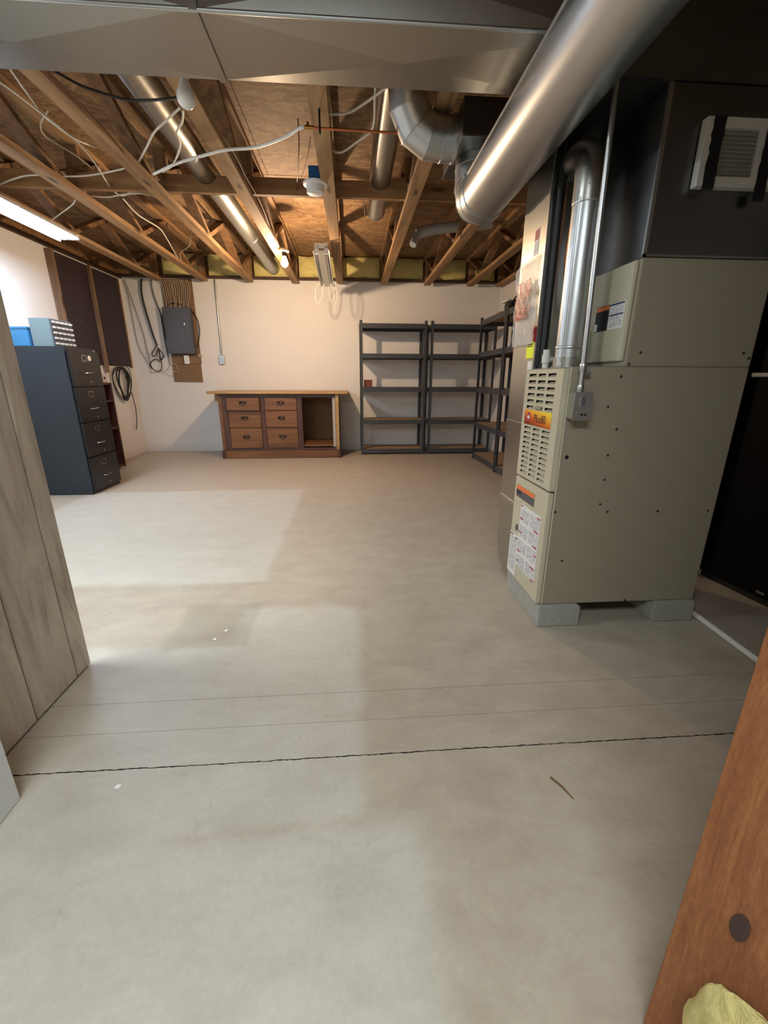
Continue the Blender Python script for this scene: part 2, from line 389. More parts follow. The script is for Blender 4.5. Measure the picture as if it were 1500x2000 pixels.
# ------------------------------------------------------------------ floor trusses
truss_x = [-2.49, -1.90, -1.31, -.72, -.13, .46, 1.05, 1.64, 2.05]
truss_lab = ['unpainted floor truss right beside the left wall above the lit tube', 'floor truss second from the left wall, just right of the lit tube',
             'floor truss carrying pale cables, left of the round branch duct', 'floor truss with both screw-in bulbs hanging from it', 'floor truss at the middle with the blue box on its side',
             'floor truss just right of the round duct that ends in mid bay', 'floor truss passing above the small pipe with a bent end', 'floor truss over the right corner shelves', 'floor truss hard against the right wall']
for k, (tx, lb) in enumerate(zip(truss_x, truss_lab)):
    t = thing('floor_truss', (tx, YB-.15, 2.25), lb, 'truss', 'floor trusses under the subfloor')
    h = .0445
    box(tx-h, tx+h, YF, 6.36, 2.25, 2.288).build('bottom_chord', M['truss'], t, .002)
    box(tx-h, tx+h, YF, 6.44, 2.561, 2.599).build('top_chord', M['truss'], t, .002)
    y = 6.32; up = False; i = 0
    while y > 1.5:
        y2 = y-.58
        a = (tx, y, 2.560 if not up else 2.290); bb = (tx, y2, 2.290 if not up else 2.560)
        MB().bar(a, bb, (h-.003, 0, 0), .036).build('web', M['web'], t)
        y = y2; up = not up; i += 1
    for yv in (6.34, 3.62):
        box(tx-h+.002, tx+h-.002, yv-.075 if yv > 4 else yv+.045, yv-.037 if yv > 4 else yv+.083, 2.289, 2.560).build('post', M['web'], t)

sb = thing('strongback', (0, 3.64, 2.29), 'horizontal board running across the trusses at mid span', 'board')
poly = [(XL+.02, 3.62, 2.290), (XR-.02, 3.62, 2.290), (XR-.02, 3.62, 2.395)]
for px in (.235, -.995):
    for k in range(13):
        a = math.pi*(.1+.8*k/12); poly.append((px+.082*math.cos(a), 3.62, 2.42-.082*math.sin(a)))
poly.append((XL+.02, 3.62, 2.395))
MB().prism(poly, (0, .038, 0)).build('board', M['lumber_x'], sb)
# rim insulation, one batt in each bay over the back wall
bays = [(-2.44, -1.95), (-1.85, -1.36), (-1.26, -.77), (-.67, -.18), (-.08, .41), (.51, 1.0), (1.10, 1.59), (1.69, 2.0)]
blab = ['in the bay over the grey breaker panel cables', 'torn and hanging, left of the round branch duct end', 'at the end of the left branch duct', 'right behind the lit bulb', 'right of the unlit strip light',
        'in the bay left of the small bent pipe', 'in the bay over the second rack', 'in the corner bay over the right racks']
rnd = random.Random(5)
for (x0, x1), lb in zip(bays, blab):
    b = MB(); nx, nz = 10, 6; z0, z1 = 2.335, 2.585; fr = []
    vs = []; fs = []
    for j in range(nz+1):
        for i in range(nx+1):
            u, v = i/nx, j/nz; bul = .045*math.sin(math.pi*u)**.4*math.sin(math.pi*v)**.4
            vs.append((x0+(x1-x0)*u, 6.44-bul-rnd.uniform(0, .02), z0+(z1-z0)*v+rnd.uniform(-.006, .006)))
    for j in range(nz+1):
        for i in range(nx+1): vs.append((x0+(x1-x0)*i/nx, 6.555, z0+(z1-z0)*j/nz))
    q = (nx+1)*(nz+1)
    for j in range(nz):
        for i in range(nx):
            a = j*(nx+1)+i; fs.append((a, a+1, a+nx+2, a+nx+1)); fs.append((q+a, q+a+nx+1, q+a+nx+2, q+a+1))
    for i in range(nx): fs.append((i, q+i, q+i+1, i+1)); a = nz*(nx+1)+i; fs.append((a, a+1, q+a+1, q+a))
    for j in range(nz): a = j*(nx+1); fs.append((a, a+nx+1, q+a+nx+1, q+a)); a += nx; fs.append((a, q+a, q+a+nx+1, a+nx+1))
    tag(b.add(vs, fs).build('insulation_batt', M['insul'], smooth=True), 'yellow fibreglass batt '+lb, 'insulation', 'rim insulation batts over the back wall')

# ------------------------------------------------------------------ main trunk duct under the trusses
t = thing('trunk_duct', (0, 1.79, 2.05), 'wide rectangular galvanized trunk duct crossing the top of the view', 'duct')
def trunk_section(x0, x1, bulge):
    b = MB(); y0, y1, z0, z1 = 1.637, 1.942, 2.05, 2.246
    xm, ym = (x0+x1)/2, (y0+y1)/2
    b.add([(x0, y0, z0), (x1, y0, z0), (x1, y1, z0), (x0, y1, z0), (xm, ym, z0-bulge)], [(0, 1, 4), (1, 2, 4), (2, 3, 4), (3, 0, 4)])
    b.add([(x0, y0, z0), (x1, y0, z0), (x1, y0, z1), (x0, y0, z1), (xm, y0-bulge, (z0+z1)/2)], [(0, 1, 4), (1, 2, 4), (2, 3, 4), (3, 0, 4)])
    b.add([(x0, y1, z0), (x1, y1, z0), (x1, y1, z1), (x0, y1, z1)], [(0, 3, 2, 1)])
    b.add([(x0, y0, z1), (x1, y0, z1), (x1, y1, z1), (x0, y1, z1)], [(0, 1, 2, 3)])
    b.add([(x0, y0, z0), (x0, y0, z1), (x0, y1, z1), (x0, y1, z0)], [(0, 1, 2, 3)])
    b.add([(x1, y0, z0), (x1, y0, z1), (x1, y1, z1), (x1, y1, z0)], [(0, 3, 2, 1)])
    return b
for x0, x1, bu in ((-2.85, -1.645, .012), (-1.643, -.438, .014), (-.434, .80, .014)):
    s = trunk_section(x0, x1, bu).build('duct_section', M['galv_dull'], t)
for xs in (-1.644, -.436):
    b = MB(); b.box(xs-.012, xs+.012, 1.632, 1.947, 2.0435, 2.0475).box(xs-.012, xs+.012, 1.6275, 1.6345, 2.0435, 2.246); b.build('drive_cleat', M['galv_dull'], t)
MB().tube([(-2.85, 1.634, 2.047), (.80, 1.634, 2.047)], .006, 12).build('lock_seam', M['galv_pipe'], t, smooth=True)

# ------------------------------------------------------------------ furnace and everything on it
F0, F1, G0, G1, H0, H1 = .805, 1.503, 1.585, 1.945, .096, 1.077
fu = thing('furnace', (1.15, 1.76, H0), 'beige gas furnace with louvred door standing on grey concrete blocks', 'furnace')
box(F0, F1, G0, G1, H0, H1).build('cabinet', M['beige'], fu, .003)
box(.8025, .8085, 1.5805, 1.5865, H0+.002, H1-.002).build('edge_fold', M['beige_lit'], fu, .001)  # wrapper fold, its highlight put into the paler colour
sc = MB()
for px in [(0.967, 1.584, 0.933), (1.016, 1.584, 0.850), (0.998, 1.584, 0.749), (1.000, 1.584, 0.650), (0.999, 1.584, 0.548), (1.035, 1.584, 0.516), (1.252, 1.584, 0.514), (1.472, 1.584, 0.512), (0.814, 1.584, 0.519), (1.000, 1.584, 1.044), (1.184, 1.584, 0.104), (0.871, 1.584, 0.302)]:
    sc.lathe([(.0045, 0), (.0045, .0025), (.002, .004)], px, (0, -1, 0), 8)
tag(sc.build('screws', M['brass'], fu), kind='stuff')
for i, (px, r, pr_) in enumerate((((0.832, 1.584, 0.798), .017, .0015), ((0.867, 1.584, 0.862), .022, .0015))):
    MB().lathe([(r, -.001), (r, pr_), (r*.9, pr_), (r*.86, .0004), (.001, .0004)], px, (0, -1, 0), 20).build('knockout', M['beige'], fu)
MB().lathe([(.0075, 0), (.0075, .0012)], (0.833, 1.585, 0.742), (0, -1, 0), 14).build('hole', M['void'], fu)
# louvred upper door: a sheet with punched openings, each with its sloping blade
DX = .782
def door_panel(z0, z1, name, holes=None):
    b = MB(); y0, y1 = G0+.004, G1-.002
    if not holes:
        b.box(DX, F0-.002, y0, y1, z0, z1); return b.build(name, M['beige_lit'], fu, .003)
    ysp, zsp, op = holes
    ys = sorted({y0, y1, *[q for a in ysp for q in a]}); zs = sorted({z0, z1, *[q for a in zsp for q in a]})
    yi = {y: i for i, y in enumerate(ys)}; n = len(ys)
    vs = [(DX, y, z) for z in zs for y in ys]; fs = []
    for j in range(len(zs)-1):
        for i in range(n-1):
            ym, zm = (ys[i]+ys[i+1])/2, (zs[j]+zs[j+1])/2
            if any(a[0] < ym < a[1] for a in ysp) and any(a[0] < zm < a[1] for a in zsp): continue
            fs.append((j*n+i, j*n+i+1, (j+1)*n+i+1, (j+1)*n+i))
    b.add(vs, fs)
    b.box(DX, F0-.002, y0, y0+.0012, z0, z1).box(DX, F0-.002, y1-.0012, y1, z0, z1).box(DX, F0-.002, y0, y1, z0, z0+.0012).box(DX, F0-.002, y0, y1, z1-.0012, z1)
    b.cur = 1; b.box(F0-.004, F0-.002, y0+.002, y1-.002, z0+.002, z1-.002)
    return b.build(name, [M['beige_lit'], M['void']], fu)
cols = [(1.648, 1.716), (1.738, 1.808), (1.830, 1.902)]
rows = [(1.055-.0265*i-.0135, 1.055-.0265*i) for i in range(6)]+[(.832-.0222*i-.0125, .832-.0222*i) for i in range(10)]
rows = [r for r in rows]
ud = door_panel(.602, H1-.004, 'upper_door', (cols, rows, None))
lb0 = None
for (ya, yb) in cols:
    for (za, zb) in rows:
        if lb0 is None:
            b = MB(); h = zb-za
            b.add([(DX-.0015, -.001, 0), (DX-.0015, yb-ya+.001, 0), (DX+.015, yb-ya+.001, .0085), (DX+.015, -.001, .0085), (DX+.0005, -.001, -.0008), (DX+.0005, yb-ya+.001, -.0008)],
                  [(0, 1, 2, 3), (0, 4, 5, 1)])
            lb0 = b.build('louver', M['beige_lit'], ud); me0 = lb0.data
            base = wloc(ud)
            for v in me0.vertices: v.co += base
            o = lb0
        else:
            o = lb0.copy(); C.objects.link(o)
        o.parent = ud; o.location = Vector((0, ya, za))-base
door_panel(H0+.002, .594, 'lower_door')
lowz = [(F0, .598)]
bg = box(DX-.0022, DX-.0004, 1.646, 1.910, .842, .905).build('badge', M['badge'], fu)
words('lettering', 'Plus80', .046, M['ink'], (DX-.0026, 1.808, .858), (0, -1, 0), (0, 0, 1), bg, .0004, .98)
MB().lathe([(.021, 0), (.021, .0008)], (DX-.0022, 1.862, .874), (-1, 0, 0), 20).build('emblem', M['redink'], bg)
box(DX-.0038, DX-.0029, 1.850, 1.874, .868, .880).build('emblem_print', M['paper'], bg)
box(DX-.006, DX, 1.745, 1.806, .911, .926).build('door_latch', M['beige'], fu, .002)
X = DX-.0016
def label(name, y0, y1, z0, z1, mat, t=.0008): return box(DX-.0006-t, DX-.0004, y0, y1, z0, z1).build(name, mat, fu)
wl = label('warning_label', 1.715, 1.917, .500, .556, M['darkgrey'])
box(DX-.0020, DX-.0014, 1.715, 1.917, .536, .556).build('orange_band', M['orange'], wl)
box(DX-.0020, DX-.0014, 1.862, 1.915, .514, .532).build('dark_patch', M['ink'], wl)
for nm, (y0, y1, z0, z1), reds in (('instruction_label', (1.632, 1.845, .175, .480), ((1.82, 1.842, .476), (1.634, 1.664, .470), (1.806, 1.842, .415), (1.640, 1.684, .405), (1.806, 1.842, .350), (1.640, 1.684, .335), (1.634, 1.656, .300), (1.806, 1.842, .255), (1.640, 1.684, .235), (1.816, 1.842, .205), (1.634, 1.664, .182))),
                               ('rating_label', (1.846, 1.943, .108, .315), ((1.905, 1.935, .308), (1.850, 1.872, .302)))):
    lab = label(nm, y0, y1, z0, z1, M['paper'])
    b = MB(); ym = (y0+y1)/2
    if nm[0] == 'i':
        for k in range(4):
            zt = z1-.014-k*(z1-z0)/4.05; zb = zt-(z1-z0)/4.05+.016
            b.box(DX-.0019, DX-.0013, y0+.008, ym-.006, zb, zt).box(DX-.0019, DX-.0013, ym+.006, y1-.008, zb-.004, zt-.006)
    else: b.box(DX-.0019, DX-.0013, y0+.010, y1-.010, z0+.02, z1-.02)
    tag(b.build('print', M['greyink'], lab), kind='stuff')
    b = MB()
    for a, c, z in reds: b.box(DX-.0026, DX-.0018, a, c, z-.006, z)
    tag(b.build('red_headings', M['redink'] if nm[0] == 'i' else M['ink'], lab), kind='stuff')
MB().lathe([(.016, 0), (.016, .002), (.012, .003), (.012, .0005), (.001, .0005)], (DX, 1.872, .352), (-1, 0, 0), 18).build('sight_glass', M['darkgrey'], fu)
# concrete blocks under the furnace
def rough_block(x0, x1, y0, y1, z1, label, name='concrete_block'):
    import bmesh
    b = bmesh.new(); bmesh.ops.create_grid(b, x_segments=1, y_segments=1, size=1); b.free()
    mb = MB(); n = 14
    poly = []
    rnd = random.Random(int(x0*100))
    for k in range(n+1): poly.append((x0+rnd.uniform(-.003, .003), y0+(y1-y0)*k/n, 0))
    for k in range(n+1): poly.append((x1+rnd.uniform(-.012, .005), y1-(y1-y0)*k/n, 0))
    mb.prism(poly, (0, 0, z1)); o = mb.build(name, M['block'], None, .004)
    tag(o, label, 'block', 'concrete blocks under the furnace'); return o
rough_block(.788, .975, 1.56, 1.955, .095, 'long grey concrete block under the louvred side of the furnace')
rough_block(1.318, 1.512, 1.565, 1.96, .095, 'grey concrete block under the rear of the furnace beside the white floor pipe')
# coil cabinet on the furnace
cc = thing('coil_cabinet', (1.25, 1.77, H1), 'beige cooling coil cabinet sitting on top of the furnace', 'cabinet')
box(1.013, F1, G0, G1-.03, H1+.001, 1.436).build('casing', M['beige'], cc, .003)
cp = box(1.000, 1.012, G0+.018, G1-.03, H1+.022, 1.432).build('front_panel', M['beige_lit'], cc, .003)
lab = box(.9985, .9998, 1.628, 1.722, 1.216, 1.308).build('white_label', M['paper'], cc)
b = MB(); b.box(.9978, .9984, 1.632, 1.718, 1.224, 1.262).box(.9978, .9984, 1.632, 1.718, 1.272, 1.296); tag(b.build('print', M['greyink'], lab), kind='stuff')
b = MB(); b.box(.9974, .9984, 1.630, 1.720, 1.300, 1.306).box(.9974, .9984, 1.630, 1.720, 1.264, 1.269); tag(b.build('blue_rules', M['blueink'], lab), kind='stuff')
lab = box(.9985, .9998, 1.726, 1.815, 1.216, 1.308).build('hazard_label', M['ink'], cc)
box(.9974, .9984, 1.728, 1.813, 1.290, 1.306).build('orange_band', M['orange'], lab)
box(.9974, .9984, 1.796, 1.813, 1.218, 1.245).build('white_patch', M['paper'], lab)
th = box(.962, .9995, 1.838, 1.888, 1.135, 1.225).build('float_switch', M['beige_lit'], cc, .002)
box(.960, .9625, 1.850, 1.876, 1.18, 1.21).build('display', M['ink'], th)
sc = MB()
for px in [(1.060, 1.584, 1.128), (1.022, 1.584, 1.087), (1.463, 1.584, 1.128), (1.489, 1.584, 1.110)]: sc.lathe([(.0045, 0), (.0045, .0025), (.002, .004)], px, (0, -1, 0), 8)
tag(sc.build('screws', M['brass'], cc), kind='stuff')
# supply plenum above
pl = thing('supply_plenum', (1.3, 1.77, 1.437), 'dark sheet metal plenum rising from the coil cabinet to the ceiling', 'duct')
def faceted(x0, x1, y0, y1, z0, z1, bu):
    b = MB()
    b.add([(x0, y0, z0), (x1, y0, z0), (x1, y0, z1), (x0, y0, z1), ((x0+x1)/2, y0-bu, (z0+z1)/2)], [(0, 1, 4), (1, 2, 4), (2, 3, 4), (3, 0, 4)])
    b.add([(x0, y0, z0), (x0, y0, z1), (x0, y1, z1), (x0, y1, z0), (x0-bu, (y0+y1)/2, (z0+z1)/2)], [(0, 1, 4), (1, 2, 4), (2, 3, 4), (3, 0, 4)])
    b.add([(x1, y0, z0), (x1, y1, z0), (x1, y1, z1), (x1, y0, z1)], [(0, 1, 2, 3)])
    b.add([(x0, y1, z0), (x0, y1, z1), (x1, y1, z1), (x1, y1, z0)], [(0, 1, 2, 3)])
    b.add([(x0, y0, z0), (x0, y1, z0), (x1, y1, z0), (x1, y0, z0)], [(0, 1, 2, 3)])
    b.add([(x0, y0, z1), (x1, y0, z1), (x1, y1, z1), (x0, y1, z1)], [(0, 1, 2, 3)])
    return b
faceted(1.013, 1.52, G0, G1-.03, 1.437, 1.916, .004).build('riser', M['galv_dark'], pl)
box(1.007, 1.019, G0-.004, G0+.006, 1.437, 1.916).build('corner_seam', M['galv'], pl)
faceted(.803, 2.10, G0-.01, 2.33, 1.918, 2.246, .004).build('plenum_box', M['galv_dark'], pl)
MB().box(1.007, 1.52, G0-.004, G0+.002, 1.437, 1.444).build('bottom_flange', M['galv_dull'], pl)
# filter strapped on the plenum
fl = thing('filter_grille', (1.26, 1.57, 1.63), 'white framed grille strapped to the plenum with black tape', 'grille')
x0, x1, z0, z1, yf = 1.130, 1.41, 1.634, 1.819, 1.552
b = MB()
b.box(x0, x0+.034, yf, G0-.006, z0, z1).box(x1-.095, x1, yf, G0-.006, z0, z1).box(x0+.034, x1-.095, yf, G0-.006, z0, z0+.028).box(x0+.034, x1-.095, yf, G0-.006, z1-.028, z1)
b.build('frame', M['pvc'], fl)
s0 = None
for i in range(11):
    z = z0+.034+i*.0118
    MB().bar((x0+.036, yf+.012, z), (x1-.097, yf+.012, z), (0, .0035, .0066), .004).build('slat', M['filter'], fl)
box(x0+.034, x1-.095, yf+.022, yf+.026, z0+.028, z1-.028).build('backing', M['filter'], fl)
for xs, zl in ((x0+.020, .0), (x1-.078, .028)):
    rnd = random.Random(int(xs*1000)); n = 12
    L = [(xs+rnd.uniform(-.003, .003), yf-.003, z0-.010-zl+(z1-z0+.012+zl)*k/n) for k in range(n+1)]
    R_ = [(xs+.038+rnd.uniform(-.003, .003), yf-.003, z0-.010-zl+(z1-z0+.012+zl)*k/n) for k in range(n+1)]
    MB().prism(L+R_[::-1], (0, .0025, 0)).build('tape_strap', M['blackmat'], fl)
# box duct with elbows behind the trunk
bd = thing('branch_box', (.7, 2.55, 2.1), 'dark rectangular duct box behind the trunk with two elbows on it', 'duct')
faceted(.53, .97, 2.335, 2.78, 2.10, 2.246, .002).build('box', M['galv_dark'], bd)
b = MB(); b.box(.526, .531, 2.335, 2.78, 2.095, 2.1).box(.53, .97, 2.331, 2.336, 2.095, 2.103); b.build('flange', M['galv'], bd)
# adjustable elbow rising on the left of the box
def gore_elbow(name, path, r, mat, parent, rim=.004, n=28):
    pts = [Vector(p) for p in path]
    for i in range(len(pts)-1):
        # mitre rings
        def ring(k):
            p = pts[k]
            if 0 < k < len(pts)-1:
                d0 = (pts[k]-pts[k-1]).normalized(); d1 = (pts[k+1]-pts[k]).normalized(); nn = (d0+d1).normalized()
            elif k == 0: nn = (pts[1]-pts[0]).normalized()
            else: nn = (pts[-1]-pts[-2]).normalized()
            return p, nn
        d = (pts[i+1]-pts[i]).normalized(); u = d.cross(Vector((0.13, 1, .21))).normalized(); v = d.cross(u)
        rs = []
        for k in (i, i+1):
            p, nn = ring(k); rr = []
            for j in range(n):
                q = r*(math.cos(2*math.pi*j/n)*u+math.sin(2*math.pi*j/n)*v)
                q0 = p+q; tt = (p-q0).dot(nn)/d.dot(nn); rr.append(q0+d*tt)
            rs.append(rr)
        g = MB(); g.rings(rs, caps=(i == 0 or i == len(pts)-2)); g.build(name, mat, parent, smooth=True)
        if i > 0:
            p, nn = ring(i); c = [((q-p)*(1+rim*.6/r)+p) for q in rs[0]]
            MB().rings([[q-nn*.0025 for q in rs[0]], [q-nn*.0012 for q in c], [q+nn*.0012 for q in c], [q+nn*.0025 for q in rs[0]]], caps=False).build('bead', mat, parent, smooth=True)
el = thing('round_elbow', (.4, 2.5, 2.17), 'bright segmented elbow turning up from the left of the duct box', 'duct')
gore_elbow('gore', [(.527, 2.50, 2.155), (.462, 2.50, 2.155), (.40, 2.495, 2.16), (.335, 2.485, 2.195), (.295, 2.465, 2.262), (.285, 2.45, 2.34)], .092, M['galv_pipe'], el)
gore_elbow('collar', [(.5295, 2.50, 2.155), (.515, 2.50, 2.155)], .097, M['galv_pipe'], el)
# the big round pipe running towards the camera overhead, with its elbow
bp = thing('round_duct', (.672, 1.3, 1.905), 'big shiny round duct running overhead towards the viewer', 'duct')
R1 = .115
MB().tube([(.672, .39, 1.905), (.672, 1.2, 1.905), (.672, 2.40, 1.905)], R1, 48).build('pipe', M['galv_pipe'], bp, smooth=True)
MB().tube([(.572, .39, 1.967), (.572, 2.38, 1.967)], .004, 6).build('lock_seam', M['galv'], bp)
gore_elbow('gore', [(.672, 2.38, 1.905), (.672, 2.44, 1.905), (.672, 2.515, 1.93), (.672, 2.555, 1.985), (.672, 2.56, 2.06), (.672, 2.56, 2.099)], R1+.004, M['galv_pipe'], bp)
# flue
fp = thing('flue_pipe', (.885, 1.78, H1), 'galvanized flue pipe rising from the furnace top to an elbow', 'pipe')
r = .0515
MB().lathe([(r+.012, 0), (r+.012, .004), (r+.005, .006), (r+.005, .036), (r, .038)], (.885, 1.78, H1+.002), n=28).build('base_collar', M['galv_dull'], fp, smooth=True)
MB().tube([(.885, 1.78, H1+.03), (.885, 1.78, 1.66)], r, 32).build('pipe', M['galv_pipe'], fp, smooth=True)
for z in (1.155, 1.655): MB().lathe([(r+.001, -.006), (r+.003, -.003), (r+.003, .003), (r+.001, .006)], (.885, 1.78, z), n=28).build('bead', M['galv_pipe'], fp, smooth=True)
MB().tube([(.835, 1.735, 1.10), (.835, 1.735, 1.66)], .0015, 5).build('lock_seam', M['galv'], fp)
MB().tube([(.885, 1.78, 1.655), (.885, 1.78, 1.73), (.887, 1.797, 1.79), (.89, 1.845, 1.83), (.893, 1.90, 1.842), (.897, 1.962, 1.842)], r+.003, 32, smooth=5).build('elbow', M['galv_dull'], fp, smooth=True)
sc = MB()
for px in ((.862, 1.734, 1.70), (.905, 1.731, 1.735), (.85, 1.742, 1.115), (.93, 1.751, 1.12)): sc.lathe([(.005, 0), (.004, .004)], px, (0, -1, 0), 8)
tag(sc.build('screws', M['chrome'], fp), kind='stuff')
# return drop behind the furnace
rd = thing('return_drop', (1.1, 2.08, 0), 'tall flat return air duct behind the furnace with a rounded foot', 'duct')
def drop(z0, z1, mat, name='drop_section', foot=False):
    b = MB(); x0, x1, ya, yb = .82, 1.45, 1.965, 2.235
    poly = [(x0, ya, z0), (x0, ya, z1), (x0, yb, z1)]
    if foot:
        R = .20
        for k in range(11): a = math.pi/2*k/10; poly.append((x0, yb-R+R*math.cos(a), z0+R-R*math.sin(a)))
    else: poly.append((x0, yb, z0))
    b.prism(poly, (x1-x0, 0, 0)); return b.build(name, mat, rd)
drop(.02, .42, M['galv_dull'], 'boot', True)
drop(.424, .82, M['galv_dull']); drop(.824, 1.915, M['galv_dull'])
for z in (.422, .822): box(.815, 1.452, 1.962, 2.238, z-.009, z+.009).build('drive_cleat', M['galv'], rd)
box(.816, .822, 1.960, 1.968, .42, 1.91).build('corner_seam', M['galv'], rd)
box(.8180, .8195, 1.98, 2.03, 1.075, 1.112).build('torn_sticker', M['whitemetal'], rd)
st = box(.8184, .8196, 2.04, 2.085, 1.555, 1.655).build('warning_sticker', M['paper'], rd)
box(.8174, .8184, 2.044, 2.081, 1.612, 1.652).build('red_sign', M['redink'], st)
tag(MB().box(.8174, .8184, 2.046, 2.078, 1.570, 1.576).box(.8174, .8184, 2.046, 2.078, 1.584, 1.590).box(.8174, .8184, 2.046, 2.078, 1.597, 1.602).build('print', M['greyink'], st), kind='stuff')
# film bag, yellow tag, red clip
pf = thing('plastic_bag', (.81, 2.08, 1.27), 'clear plastic bag with faded red print taped to the return duct', 'bag')
def sheet(x, y0, y1, z0, z1, amp, seed, ny=10, nz=20):
    rnd = random.Random(seed); vs = []; fs = []
    for j in range(nz+1):
        for i in range(ny+1):
            vs.append((x-amp*(.5+.5*math.sin(i*1.7+j*.6+math.sin(j*1.3)))-rnd.uniform(0, amp*.4), y0+(y1-y0)*i/ny+.004*math.sin(j*.8), z0+(z1-z0)*j/nz))
    for j in range(nz):
        for i in range(ny): a = j*(ny+1)+i; fs.append((a, a+1, a+ny+2, a+ny+1))
    return MB().add(vs, fs)
sheet(.816, 1.972, 2.240, 1.185, 1.545, .010, 2).build('film', M['film'], pf, smooth=True)
sheet(.802, 2.03, 2.20, 1.30, 1.46, .005, 3).build('red_print', M['redfilm'], pf, smooth=True)
yt = thing('yellow_tag', (.817, 2.0, 1.12), 'fluorescent yellow paper tag stuck on the return duct', 'tag')
box(.8165, .8185, 1.975, 2.055, 1.125, 1.195).build('paper', M['yellow'], yt)
tag(MB().box(.8158, .8165, 1.99, 2.05, 1.182, 1.188).box(.8158, .8165, 1.99, 2.05, 1.174, 1.179).build('print', M['ink'], yt), kind='stuff')
rc = thing('red_clip', (.81, 1.968, 1.19), 'small dark red plastic clip hanging beside the yellow tag', 'clip')
box(.806, .819, 1.956, 1.972, 1.190, 1.255).build('body', M['red'], rc, .004)
box(.803, .807, 1.959, 1.969, 1.222, 1.245).build('lever', M['red'], rc, .001)
# dark lines down the front of the return duct
ln = thing('refrigerant_line', (.86, 1.95, 1.08), 'black insulated refrigerant line dropping behind the flue', 'pipe')
MB().tube([(.850, 1.945, 1.08), (.850, 1.945, 1.5), (.852, 1.945, 1.915)], .016, 10).build('insulation_sleeve', M['cable_black'], ln, smooth=True)
c2 = tag(MB().tube([(.905, 1.93, 1.92), (.902, 1.93, 1.70), (.897, 1.93, 1.5), (.91, 1.92, 1.36), (.93, 1.90, 1.3)], .0055, 8, smooth=4).build('copper_line', M['copper'], smooth=True), 'thin bare copper line descending between the black line and the flue', 'pipe')
tag(MB().tube([(.835, 1.950, 1.91), (.828, 1.948, 1.80), (.822, 1.952, 1.74), (.826, 1.948, 1.66), (.828, 1.946, 1.3), (.83, 1.946, 1.09)], .0035, 6, smooth=4).build('control_wire', M['cable_black'], smooth=True), 'thin black wire looping down the edge of the return duct', 'wire')
dp = thing('drain_tee', (.835, 1.88, H1), 'white plastic drain tee standing on the furnace top', 'pipe fitting')
MB().lathe([(.013, 0), (.013, .02), (.017, .022), (.017, .055), (.014, .057), (.014, .075)], (.835, 1.875, H1+.001), n=16).build('tee', M['pvc'], dp, smooth=True)
MB().tube([(.835, 1.875, H1+.038), (.90, 1.885, H1+.036), (.95, 1.89, H1+.04)], .012, 12).build('branch', M['pvc'], dp, smooth=True)
# conduit and switch box
cd = thing('steel_conduit', (.85, 1.57, .99), 'thin steel conduit dropping in front of the plenum to the switch box', 'conduit')
MB().tube([(.824, 1.568, 1.916), (.829, 1.566, 1.5), (.836, 1.560, 1.07), (.837, 1.560, .995)], .0085, 14).build('tube', M['galv_pipe'], cd, smooth=True)
for z in (1.073, .999): MB().lathe([(.0115, -.013), (.0125, -.010), (.0125, .010), (.0115, .013)], (.8365, 1.560, z), n=14).build('coupling', M['galv'], cd, smooth=True)
MB().obox((.857, 1.572, 1.052), (.012, 0, 0), (0, .011, 0), (0, 0, .006)).build('strap', M['galv'], cd)
sw = thing('switch_box', (.86, 1.56, .895), 'small metal switch box screwed to the side of the furnace', 'electrical box')
box(.806, .868, 1.532, 1.584, .892, .986).build('box', M['galv'], sw, .003)
box(.803, .872, 1.527, 1.5315, .888, .990).build('cover', M['galv_pipe'], sw, .001)
box(.825, .844, 1.522, 1.527, .937, .975).build('switch_plate', M['chrome'], sw, .001)
box(.828, .841, 1.519, 1.522, .941, .971).build('toggle_recess', M['panelgrey'], sw)
MB().box(.833, .842, 1.525, 1.5275, .906, .912).box(.848, .854, 1.525, 1.5275, .905, .913).build('receptacle_slots', M['void'], sw)
# white floor pipe, black cabinet at the right
fpz = thing('drain_pipe', (1.52, 1.3, 0), 'white plastic drain pipe lying along the floor from the furnace', 'pipe')
MB().tube([(1.54, 1.60, .013), (1.522, 1.25, .013), (1.50, .3, .013)], .0125, 14).build('tube', M['pvc'], fpz, smooth=True)
bc = thing('storage_cabinet', (2.0, 1.4, 0), 'tall black storage cabinet in the dark nook right of the furnace', 'cabinet')
b = MB(); b.prism([(1.90, 2.02, .035), (2.02, .95, .035), (2.11, .95, .035), (2.11, 2.02, .035)], (0, 0, 1.75)); b.build('body', M['black'], bc, .004)
b = MB(); b.prism([(1.915, 2.01, 0), (2.03, .96, 0), (2.10, .96, 0), (2.10, 2.01, 0)], (0, 0, .034)); b.build('plinth', M['blackmat'], bc)
q = (1.930, 1.697, 0.033)
b = MB(); b.prism([(1.932, 1.70, .055), (1.936, 1.66, .055), (1.936, 1.66, .068), (1.932, 1.70, .068)], (-.004, -.0005, 0)); b.build('emblem', M['chrome'], bc)
b = MB(); b.box(1.862, 1.898, 2.0, 2.03, .0, 1.85); tag(b.build('red_brown_board', M['redwood']), 'dark red-brown upright board behind the furnace edge', 'board')
wp = tag(MB().tube([(1.86, 1.935, 1.055), (1.90, 1.80, 1.055), (1.94, 1.45, 1.055)], .010, 10).build('white_pipe', M['pvc'], smooth=True), 'short white horizontal pipe on the black cabinet at right edge', 'pipe')

